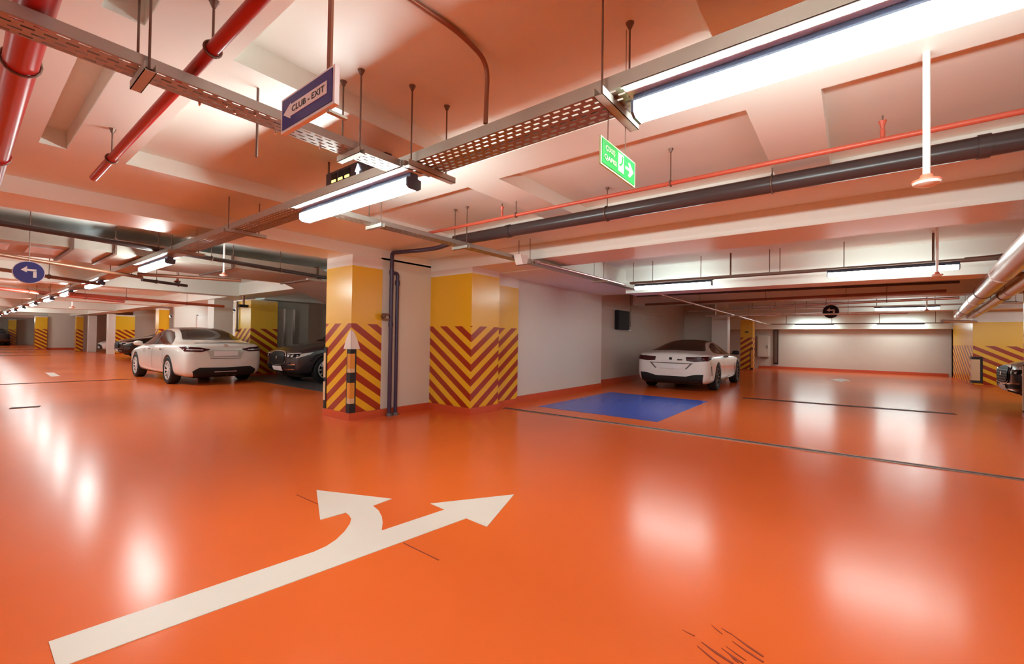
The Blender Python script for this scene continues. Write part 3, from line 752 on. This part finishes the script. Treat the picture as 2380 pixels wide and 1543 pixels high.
part('casing', MB().box(24.9, 24.97, 2.85, 3.05, .22, 1.93), 'dark', dr)
part('cover', MB().box(24.885, 24.9, 2.88, 3.02, .3, 1.9), 'rod', dr)
lw = thing('white_board', 'bright white panel on the wall behind the white sedan', 'panel', (7.5, 23.9, .6))
part('board', MB().box(7.0, 8.2, 23.94, 24., .7, 2.15), 'plastic_white', lw)
part('frame', MB().box(6.96, 7.0, 23.93, 24., .66, 2.19).box(6.96, 8.24, 23.93, 24., 2.15, 2.19), 'sign_white', lw)
pl = thing('pipe_lamp', 'dark hanging box on a short pole by the pillar above the sedan', 'lamp', (5.75, 14.9, 2.05))
c = on(566, 708, Y=14.6)
part('pole', MB().tube([(c.x, c.y, c.z), (c.x, c.y, 2.49)], .035, 8), 'conduit', pl)
part('box', MB().box(c.x - .12, c.x + .12, c.y - .06, c.y + .06, c.z - .08, c.z), 'dark', pl)
wp = thing('wall_pipe', 'vertical pale pipe fixed to the left face of the sedan-side pillar', 'pipe', (5.76, 16.1, 1.5))
part('tube', MB().tube([(5.76, 16.0, 1.45), (5.76, 16.0, 2.40)], .03, 8), 'rod', wp)
part('outlet', MB().box(5.72, 5.80, 15.95, 16.05, 1.40, 1.47), 'rod', wp)

# ------------------------------------------------------------------ cars
ST = {
 'sedan': dict(st=[(-1.08, .30, .66, .74, .86, .93, .48), (-1.03, .23, .83, .80, .95, 1.01, .64), (-.88, .19, .89, .82, 1.0, 1.065, .68), (-.5, .19, .915, .84, 1.0, 1.09, .68), (-.15, .2, .92, .84, .985, 1.16, .66),
      (.3, .2, .92, .84, .965, 1.34, .60), (.75, .19, .92, .83, .95, 1.43, .575), (1.3, .19, .92, .82, .93, 1.445, .58), (1.8, .19, .92, .81, .92, 1.39, .585), (2.2, .19, .92, .8, .91, 1.22, .61), (2.6, .2, .92, .79, .90, 1.02, .66),
      (3.1, .2, .905, .75, .85, .94, .62), (3.5, .2, .87, .70, .78, .84, .56), (3.75, .24, .78, .62, .69, .74, .5), (3.84, .34, .6, .55, .6, .63, .38)], wb=2.825, wr=.338, tr=.80),
 'coupe': dict(st=[(-1.03, .30, .72, .74, .84, .91, .5), (-.98, .22, .87, .82, .94, .99, .68), (-.8, .18, .94, .85, .965, 1.025, .70), (-.5, .17, .955, .86, .955, 1.07, .66), (-.1, .18, .96, .86, .94, 1.17, .59), (.4, .16, .95, .83, .93, 1.285, .55),
      (.9, .16, .94, .81, .92, 1.345, .535), (1.3, .16, .94, .8, .91, 1.335, .545), (1.7, .16, .94, .79, .9, 1.24, .56), (2.1, .16, .945, .78, .89, 1.07, .61), (2.4, .16, .95, .78, .88, .97, .67), (2.9, .16, .945, .75, .84, .9, .65),
      (3.4, .17, .91, .68, .76, .8, .58), (3.7, .22, .8, .6, .67, .71, .5), (3.8, .3, .62, .52, .58, .62, .4)], wb=2.83, wr=.35, tr=.83),
 'suv': dict(st=[(-.98, .5, .66, .85, .98, 1.1, .5), (-.9, .4, .86, .95, 1.08, 1.35, .6), (-.7, .32, .93, .98, 1.1, 1.5, .6), (-.2, .28, .95, .98, 1.09, 1.59, .6), (.6, .27, .955, .97, 1.08, 1.62, .6), (1.4, .27, .955, .96, 1.07, 1.6, .61), (1.8, .27, .955, .95, 1.06, 1.5, .62),
      (2.2, .27, .955, .95, 1.05, 1.26, .65), (2.5, .27, .955, .94, 1.04, 1.14, .7), (3.0, .27, .95, .9, 1.0, 1.09, .68), (3.4, .27, .93, .86, .94, 1.01, .64), (3.66, .3, .87, .78, .86, .92, .58), (3.79, .38, .7, .7, .78, .82, .48)], wb=2.87, wr=.37, tr=.82),
}
def ring(s):
    x, zb, wd, zs, zl, zt, wt = s
    h = [(0, zb), (.62 * wd, zb), (.90 * wd, zb + .012), (.985 * wd, zb + .12), (wd, .5 * (zb + zs) + .04), (.992 * wd, zs), (.94 * wd, zl)]
    a, b = .94 * wd, wt
    h += [(a + (b - a) * .62, zl + (zt - .045 - zl) * .66), (b, zt - .045), (.58 * b, zt - .008), (0, zt)]
    return [(x, y, z) for y, z in h] + [(x, -y, z) for y, z in h[-2:0:-1]]
BODY = {}
def body_mesh(kind):
    if kind in BODY: return BODY[kind]
    D = ST[kind]; rs = [ring(s) for s in D['st']]; n = len(rs[0]); mb = MB()
    vs = [v for r in rs for v in r]; fs = []
    for i in range(len(rs) - 1):
        for j in range(n): fs.append((i * n + j, i * n + (j + 1) % n, (i + 1) * n + (j + 1) % n, (i + 1) * n + j))
    fs.append(tuple(range(n))); fs.append(tuple(range((len(rs) - 1) * n, len(rs) * n))[::-1])
    mb.add(vs, fs)
    o = mesh_obj('body', mb, 'paint_white', smooth=True)
    m = o.modifiers.new('s', 'SUBSURF'); m.levels = 2; m.render_levels = 2
    cut = MB()
    for xw in (0, D['wb']):
        for s in (-1, 1):
            cut.lathe([(D['wr'] + .045, s * .58), (D['wr'] + .045, s * 1.15)], (xw, 0, D['wr'] + .005), 1, 32)
    co = mesh_obj('cut', cut, 'dark')
    bm_ = o.modifiers.new('b', 'BOOLEAN'); bm_.object = co; bm_.operation = 'DIFFERENCE'; bm_.solver = 'EXACT'; bm_.material_mode = 'TRANSFER'
    dg = bpy.context.evaluated_depsgraph_get()
    me = bpy.data.meshes.new_from_object(o.evaluated_get(dg))
    me.name = kind + '_body'
    bpy.data.objects.remove(o); bpy.data.objects.remove(co)
    for p in me.polygons: p.use_smooth = True
    try: me.set_sharp_from_angle(angle=math.radians(38))
    except Exception: pass
    bv = BVHTree.FromPolygons([v.co.copy() for v in me.vertices], [tuple(p.vertices) for p in me.polygons])
    BODY[kind] = (me, bv); return BODY[kind]
def sample(curve, n):
    L = [0]
    for a, b in zip(curve, curve[1:]): L.append(L[-1] + math.dist(a, b))
    out = []
    for i in range(n):
        t = L[-1] * i / (n - 1); k = 0
        while k < len(L) - 2 and L[k + 1] < t: k += 1
        f = (t - L[k]) / max(1e-9, L[k + 1] - L[k]); a, b = curve[k], curve[k + 1]
        out.append((a[0] + (b[0] - a[0]) * f, a[1] + (b[1] - a[1]) * f))
    return out
def patch(bv, top, bot, proj, off=.006, n=14, m=6):
    A, B = sample(top, n), sample(bot, n)
    R = {'left': lambda u, v: (Vector((u, 3, v)), Vector((0, -1, 0))), 'right': lambda u, v: (Vector((u, -3, v)), Vector((0, 1, 0))),
         'rear': lambda u, v: (Vector((-4, u, v)), Vector((1, 0, 0))), 'front': lambda u, v: (Vector((8, u, v)), Vector((-1, 0, 0))), 'top': lambda u, v: (Vector((u, v, 4)), Vector((0, 0, -1)))}[proj]
    mb = MB(); idx = {}
    for i in range(n):
        for j in range(m):
            f = j / (m - 1); u = A[i][0] + (B[i][0] - A[i][0]) * f; v = A[i][1] + (B[i][1] - A[i][1]) * f
            o, d_ = R(u, v); hit = bv.ray_cast(o, d_)
            if hit[0] is None: continue
            nn = hit[1]
            if nn.dot(d_) > 0: nn = -nn
            idx[i, j] = len(mb.v); mb.v.append(tuple(hit[0] + nn * off))
    for i in range(n - 1):
        for j in range(m - 1):
            k = [(i, j), (i + 1, j), (i + 1, j + 1), (i, j + 1)]
            if all(q in idx for q in k):
                pts = [Vector(mb.v[idx[q]]) for q in k]
                if max((pts[a] - pts[a - 1]).length for a in range(4)) < .45: mb.f.append(tuple(idx[q] for q in k))
    return mb
WHEEL = {}
def wheel_parts(r, rim):
    if (r, rim) in WHEEL: return WHEEL[r, rim]
    ri = r * .68
    ty = MB().lathe([(ri, -.10), (ri + .03, -.112), (r - .03, -.112), (r, -.085), (r, .085), (r - .03, .112), (ri + .03, .112), (ri, .10), (ri, -.10)], (0, 0, 0), 1, 36, False)
    a = mesh_obj('tyre', ty, 'tyre', smooth=True)
    bk = mesh_obj('rim_barrel', MB().lathe([(ri, .095), (ri - .018, .10), (ri - .025, .03), (.06, .02), (.001, .02)], (0, 0, 0), 1, 36, False), 'dark', smooth=True)
    rm = MB().lathe([(ri + .004, .098), (ri + .004, .106), (ri - .022, .106), (ri - .022, .09)], (0, 0, 0), 1, 36, False)
    for k in range(10):
        t = 2 * math.pi * k / 10; dx, dz = math.cos(t), math.sin(t); px_, pz_ = -dz, dx
        q = []
        for rr, hw, yy in ((.05, .022, .085), (ri - .01, .016, .104)):
            q += [(dx * rr + px_ * hw, yy, dz * rr + pz_ * hw), (dx * rr - px_ * hw, yy, dz * rr - pz_ * hw), (dx * rr - px_ * hw, yy - .03, dz * rr - pz_ * hw), (dx * rr + px_ * hw, yy - .03, dz * rr + pz_ * hw)]
        rm.add(q, [(0, 1, 5, 4), (1, 2, 6, 5), (2, 3, 7, 6), (3, 0, 4, 7), (0, 3, 2, 1), (4, 5, 6, 7)])
    rm.lathe([(.06, .07), (.06, .098), (.03, .104)], (0, 0, 0), 1, 16)
    c_ = mesh_obj('rim', rm, rim)
    out = []
    for o in (a, bk, c_):
        out.append((o.name.split('.')[0], o.data)); bpy.data.objects.remove(o)
    WHEEL[r, rim] = out; return out
def mir(curve): return [(-a, b) for a, b in curve]
def car(kind, label, paint, loc, rz, rim='alloy', style=None, group=None, scale=1.):
    D = ST[kind]; me, bv = body_mesh(kind)
    t = thing('car', label, 'car', loc, group, rz); t.scale = (scale,) * 3
    me = me.copy(); me.materials.clear(); me.materials.append(MAT[paint]); me.materials.append(MAT['dark'])
    o = bpy.data.objects.new('body', me); COL.objects.link(o); o.parent = t
    def pp(name, top, bot, proj, m, off=.006, n=16, k=6, par=None, label=None):
        mb = patch(bv, top, bot, proj, off, n, k)
        if mb.f:
            q = part(name, mb, m, par or t, True, True); WL[q.name] = (0, 0, 0)
            if label: q['label'] = label
            return q
    for xw in (0, D['wb']):
        for s in (-1, 1):
            w0 = bpy.data.objects.new('wheel', None); COL.objects.link(w0); w0.parent = t
            w0.location = (xw, s * (D['tr'] + .005), D['wr']); w0.rotation_euler = (0, 0, 0 if s > 0 else math.pi); w0.empty_display_size = .1
            for nm, dm in wheel_parts(D['wr'], rim):
                q = bpy.data.objects.new(nm, dm); COL.objects.link(q); q.parent = w0
    ub = MB().bbox(-.70, D['wb'] + .55, -.60, .60, .16, .40, .05)
    part('underbody', ub, 'dark', t, False, True)
    style(t, pp, bv, D)
    for s in (-1, 1):
        xm = {'sedan': 2.08, 'coupe': 2.0, 'suv': 2.0}[kind]; zm = {'sedan': .98, 'coupe': .97, 'suv': 1.15}[kind]
        mb = MB().lathe([(.01, -.1), (.05, -.09), (.078, -.05), (.085, 0), (.078, .05), (.05, .09), (.01, .1)], (0, 0, 0), 1, 14)
        mb.v = [(xm + v[0] * 1.0, s * 1.02 + v[1], zm + v[2] * .8) for v in mb.v]
        mb.box(xm - .03, xm + .03, s * .88, s * .96, zm - .05, zm - .02)
        part('mirror', mb, paint if kind != 'coupe' else 'dark', t, True, True)
    return t
def sedan_style(t, pp, bv, D):
    for s, pr in ((1, 'left'), (-1, 'right')):
        w_ = pp('side_window', [(-.02, 1.02), (.22, 1.17), (.55, 1.29), (.95, 1.345), (1.35, 1.35), (1.75, 1.29), (2.05, 1.16), (2.42, .965)], [(-.02, 1.0), (.2, .985), (1.0, .965), (2.0, .945), (2.42, .945)], pr, 'glass', n=36, k=12)
        pp('door_handle', [(.45, .86), (.65, .86)], [(.45, .835), (.65, .835)], pr, 'chrome', .02, 4, 3)
        pp('door_handle', [(1.42, .85), (1.62, .85)], [(1.42, .825), (1.62, .825)], pr, 'chrome', .02, 4, 3)
        pp('window_trim', [(-.04, .995), (1.0, .955), (2.44, .935)], [(-.04, .975), (1.0, .935), (2.44, .917)], pr, 'chrome', .009, 20, 3)
        pp('door_seam', [(1.275, .93), (1.285, .93)], [(1.245, .3), (1.255, .3)], pr, 'dark', .003, 3, 14)
        pp('door_seam', [(.335, .93), (.345, .93)], [(.415, .5), (.425, .5)], pr, 'dark', .003, 3, 10)
        pp('pillar_trim', [(1.17, 1.345), (1.25, 1.35)], [(1.2, .95), (1.28, .95)], pr, 'dark', .009, 3, 8)
    pp('rear_window', [(-.50, 1.365), (0, 1.39), (.50, 1.365)], [(-.66, 1.105), (0, 1.115), (.66, 1.105)], 'rear', 'glass', n=34, k=16, off=.010)
    pp('roof_panel', [(.42, -.46), (1.75, -.46)], [(.42, .46), (1.75, .46)], 'top', 'glass', .008, 26, 14)
    pp('windscreen', [(-.5, 1.36), (0, 1.385), (.5, 1.36)], [(-.68, 1.03), (0, 1.05), (.68, 1.03)], 'front', 'glass', n=34, k=16, off=.010)
    for s in (1, -1):
        f = (lambda c: c) if s > 0 else mir
        tl = pp('tail_light', f([(.36, .885), (.55, .92), (.86, .945)]), f([(.36, .865), (.52, .815), (.84, .83)]), 'rear', 'lamp_red', .012, 14, 6)
        pp('light_strip', f([(.5, .872), (.84, .885)]), f([(.5, .858), (.84, .868)]), 'rear', 'lamp_clear', .016, 8, 3, tl)
        pp('tail_light_wrap', [(-.98, .945), (-.62, .935)], [(-.98, .84), (-.80, .90)], 'left' if s > 0 else 'right', 'lamp_red', .012, 8, 4)
        hl = pp('headlight', f([(.42, .66), (.72, .73)]), f([(.42, .58), (.74, .61)]), 'front', 'lamp_clear', .01, 10, 5)
        pp('front_wheel_lamp', [(3.4, .74), (3.62, .68)], [(3.4, .66), (3.64, .60)], 'left' if s > 0 else 'right', 'lamp_clear', .01, 6, 4)
    pp('trunk_strip', [(-.36, .885), (0, .89), (.36, .885)], [(-.36, .87), (0, .872), (.36, .87)], 'rear', 'chrome', .012, 12, 3)
    pp('trunk_lip', [(-.6, 1.035), (0, 1.045), (.6, 1.035)], [(-.6, 1.018), (0, 1.025), (.6, 1.018)], 'rear', 'bay_grey', .004, 12, 3)
    pp('emblem', [(-.05, .98), (0, 1.0), (.05, .98)], [(-.05, .96), (0, .94), (.05, .96)], 'rear', 'chrome', .012, 7, 4)
    pp('license_plate', [(-.27, .83), (.27, .83)], [(-.27, .715), (.27, .715)], 'rear', 'plate', .016, 6, 4)
    pp('plate_recess', [(-.42, .855), (.42, .855)], [(-.34, .68), (.34, .68)], 'rear', 'paint_silver', .005, 10, 5)
    pp('trunk_seam', [(-.34, .655), (.34, .655)], [(-.34, .643), (.34, .643)], 'rear', 'dark', .006, 10, 2)
    pp('rear_bumper_trim', [(-.70, .35), (-.58, .44), (0, .425), (.58, .44), (.70, .35)], [(-.66, .22), (0, .20), (.66, .22)], 'rear', 'dark', .01, 18, 6)
    pp('bumper_slot', [(-.25, .335), (.25, .335)], [(-.25, .315), (.25, .315)], 'rear', 'paint_silver', .016, 8, 2)
    gr = pp('grille', [(-.66, .52), (0, .62), (.66, .52)], [(-.70, .30), (0, .28), (.70, .30)], 'front', 'dark', .008, 16, 6)
    pp('grille_bar', [(-.5, .47), (0, .49), (.5, .47)], [(-.5, .45), (0, .47), (.5, .45)], 'front', 'chrome', .014, 12, 2, gr)
    pp('front_plate', [(-.26, .43), (.26, .43)], [(-.26, .32), (.26, .32)], 'front', 'plate', .02, 5, 3)
    pp('sill', [(.4, .24), (2.4, .24)], [(.4, .2), (2.4, .2)], 'left', 'dark', .006, 12, 3); pp('sill', [(.4, .24), (2.4, .24)], [(.4, .2), (2.4, .2)], 'right', 'dark', .006, 12, 3)
def coupe_style(t, pp, bv, D):
    for pr in ('left', 'right'):
        pp('side_window', [(-.02, 1.02), (.3, 1.15), (.7, 1.235), (1.1, 1.255), (1.5, 1.2), (1.85, 1.08), (2.2, .95)], [(-.02, 1.0), (.25, .96), (1.1, .93), (2.2, .925)], pr, 'glass', n=36, k=12)
        pp('pillar_trim', [(.72, 1.235), (.78, 1.24)], [(.86, .935), (.92, .935)], pr, 'dark', .009, 3, 8)
        pp('shoulder_line', [(-.5, .885), (1., .875), (2.3, .85)], [(-.5, .865), (1., .858), (2.3, .833)], pr, 'chrome', .005, 18, 3)
        pp('rear_reflector', [(-.78, .66), (-.74, .66)], [(-.70, .42), (-.66, .42)], pr, 'dark', .008, 3, 6)
        pp('side_vent', [(2.30, .66), (2.37, .66)], [(2.22, .34), (2.27, .34)], pr, 'dark', .008, 3, 6)
        pp('sill_strip', [(.5, .29), (2.25, .29)], [(.5, .24), (2.25, .24)], pr, 'chrome', .008, 12, 3)
        pp('door_seam', [(2.05, .9), (2.06, .9)], [(2.02, .3), (2.03, .3)], pr, 'dark', .003, 3, 12)
        pp('door_seam', [(.70, .92), (.71, .92)], [(.80, .45), (.81, .45)], pr, 'dark', .003, 3, 12)
        pp('tail_light_wrap', [(-.98, .90), (-.68, .905)], [(-.98, .80), (-.72, .84)], pr, 'lamp_red', .012, 8, 4)
        pp('front_wheel_lamp', [(3.3, .72), (3.6, .66)], [(3.3, .64), (3.62, .58)], pr, 'lamp_clear', .01, 6, 4)
    pp('rear_window', [(-.45, 1.30), (0, 1.325), (.45, 1.30)], [(-.70, 1.035), (0, 1.055), (.70, 1.035)], 'rear', 'glass', n=34, k=16, off=.010)
    pp('roof_panel', [(.35, -.50), (1.62, -.50)], [(.35, .50), (1.62, .50)], 'top', 'glass', .010, 26, 14)
    pp('windscreen', [(-.45, 1.28), (0, 1.30), (.45, 1.28)], [(-.7, .98), (0, 1.0), (.7, .98)], 'front', 'glass', n=34, k=16, off=.010)
    for s in (1, -1):
        f = (lambda c: c) if s > 0 else mir
        tl = pp('tail_light', f([(.38, .885), (.6, .895), (.90, .905)]), f([(.40, .79), (.6, .775), (.90, .80)]), 'rear', 'lamp_red', .012, 14, 6)
        pp('exhaust', f([(.45, .30), (.72, .30)]), f([(.45, .22), (.72, .22)]), 'rear', 'alloy_dark', .03, 8, 4)
        pp('headlight', f([(.42, .66), (.74, .71)]), f([(.42, .59), (.76, .60)]), 'front', 'lamp_clear', .01, 10, 5)
    pp('lower_bumper', [(-.80, .46), (-.6, .45), (-.38, .39), (.38, .39), (.6, .45), (.80, .46)], [(-.76, .21), (0, .19), (.76, .21)], 'rear', 'dark', .012, 20, 6)
    pp('trunk_crease', [(-.55, .735), (.55, .735)], [(-.55, .715), (.55, .715)], 'rear', 'bay_grey', .006, 10, 2)
    pp('trunk_crease', [(.50, .735), (.55, .735)], [(.36, .58), (.40, .58)], 'rear', 'bay_grey', .006, 3, 6)
    pp('trunk_crease', [(-.55, .735), (-.50, .735)], [(-.40, .58), (-.36, .58)], 'rear', 'bay_grey', .006, 3, 6)
    pp('license_plate', [(-.26, .685), (.26, .685)], [(-.26, .58), (.26, .58)], 'rear', 'plate', .016, 6, 4)
    pp('emblem', [(-.035, .87), (.035, .87)], [(-.035, .81), (.035, .81)], 'rear', 'dark', .012, 4, 4)
    pp('badge', [(-.30, .83), (-.17, .83)], [(-.30, .80), (-.17, .80)], 'rear', 'dark', .012, 4, 3)
    gr = pp('grille', [(-.62, .5), (0, .58), (.62, .5)], [(-.7, .28), (0, .26), (.7, .28)], 'front', 'dark', .008, 16, 6)
    pp('front_plate', [(-.26, .42), (.26, .42)], [(-.26, .31), (.26, .31)], 'front', 'plate', .02, 5, 3)
def oval(cx, cz, rx, rz_, p=3., n=13):
    up, lo = [], []
    for i in range(n):
        u = -1 + 2 * i / (n - 1); u = math.sin(u * math.pi / 2); h = (1 - abs(u) ** p) ** (1 / p)
        up.append((cx + rx * u, cz + rz_ * h)); lo.append((cx + rx * u, cz - rz_ * h))
    return up, lo
def suv_style(t, pp, bv, D):
    for pr in ('left', 'right'):
        pp('side_window', [(-.6, 1.32), (-.2, 1.45), (.6, 1.50), (1.4, 1.48), (1.8, 1.36), (2.2, 1.13)], [(-.6, 1.16), (.6, 1.11), (2.2, 1.08)], pr, 'glass', n=20)
        pp('wheel_trim', [(2.35, .62), (2.5, .8), (2.87, .86), (3.2, .8), (3.36, .62)], [(2.42, .6), (2.55, .74), (2.87, .80), (3.16, .74), (3.29, .6)], pr, 'dark', .008, 16, 3)
        pp('headlight_wrap', [(3.25, .86), (3.66, .80)], [(3.35, .80), (3.68, .70)], pr, 'lamp_clear', .01, 8, 4)
    pp('windscreen', [(-.5, 1.5), (0, 1.53), (.5, 1.5)], [(-.72, 1.15), (0, 1.17), (.72, 1.15)], 'front', 'glass', n=34, k=16, off=.010)
    pp('rear_window', [(-.5, 1.45), (0, 1.48), (.5, 1.45)], [(-.62, 1.12), (0, 1.12), (.62, 1.12)], 'rear', 'glass', n=14, k=7)
    u, l = oval(0, .685, .46, .20); rim = pp('grille_rim', u, l, 'front', 'chrome', .016, 26, 9)
    u, l = oval(0, .685, .42, .172); gr = pp('grille', u, l, 'front', 'dark', .028, 26, 9)
    pp('emblem', [(-.05, .74), (.05, .74)], [(-.03, .66), (.03, .66)], 'front', 'chrome', .036, 4, 4, gr)
    for k in range(5):
        z = .56 + k * .055
        pp('grille_bar', [(-.36, z + .006), (.36, z + .006)], [(-.36, z - .006), (.36, z - .006)], 'front', 'alloy_dark', .031, 12, 2, gr)
    for s in (1, -1):
        f = (lambda c: c) if s > 0 else mir
        hl = pp('headlight', f([(.50, .79), (.62, .80), (.86, .83)]), f([(.52, .71), (.66, .70), (.86, .75)]), 'front', 'glass', .012, 12, 5)
        pp('daylight_strip', f([(.5, .80), (.86, .835)]), f([(.5, .785), (.86, .82)]), 'front', 'lamp_clear', .018, 10, 3, hl)
        for yy in (.58, .72): pp('lens', f([(yy - .03, .77), (yy + .03, .77)]), f([(yy - .03, .725), (yy + .03, .725)]), 'front', 'lamp_clear', .018, 4, 4, hl)
        fg = pp('fog_intake', f([(.34, .50), (.80, .53)]), f([(.36, .40), (.78, .43)]), 'front', 'dark', .01, 12, 5)
        pp('chrome_trim', f([(.36, .515), (.80, .545)]), f([(.36, .495), (.80, .525)]), 'front', 'chrome', .016, 12, 3, fg)
        pp('chrome_trim', f([(.36, .405), (.76, .425)]), f([(.36, .39), (.76, .41)]), 'front', 'chrome', .016, 12, 3, fg)
    pp('front_plate', [(-.26, .475), (.26, .475)], [(-.26, .365), (.26, .365)], 'front', 'plate', .03, 6, 4)
    pp('lower_bumper', [(-.7, .36), (0, .34), (.7, .36)], [(-.66, .30), (0, .28), (.66, .30)], 'front', 'dark', .012, 14, 4)

car('sedan', 'white sedan parked with its tail lights towards us beside the striped pillar', 'paint_white', (4.38, 14.0, 0), 1.59, 'alloy', sedan_style, scale=1.04)
car('coupe', 'white sports coupe with black roof parked beyond the blue bay', 'paint_pearl', (12.55, 3.75, 0), .02, 'alloy_dark', coupe_style)
car('suv', 'dark brown car with oval chrome grille parked behind the chevron pillar', 'paint_brown', (9.22, 12.3, 0), math.pi, 'alloy', suv_style)
car('sedan', 'silver car mostly hidden behind the chevron pillar', 'paint_silver', (9.45, 9.72, 0), math.pi, 'alloy', sedan_style)
car('suv', 'black car cut off by the right edge in front of the yellow pier', 'paint_black', (13.95, -6.35, 0), math.pi / 2, 'alloy', suv_style)
car('suv', 'dark car in the left background behind the white sedan', 'paint_black', (8.95, 29.6, 0), math.pi, 'alloy', suv_style)
car('coupe', 'small white car in the left background between two white pillars', 'paint_pearl', (9.6, 38.2, 0), math.pi, 'alloy_dark', coupe_style)
car('suv', 'dark car at the far left end of the lane', 'paint_black', (2.3, 60.5, 0), math.pi / 2, 'alloy', suv_style)
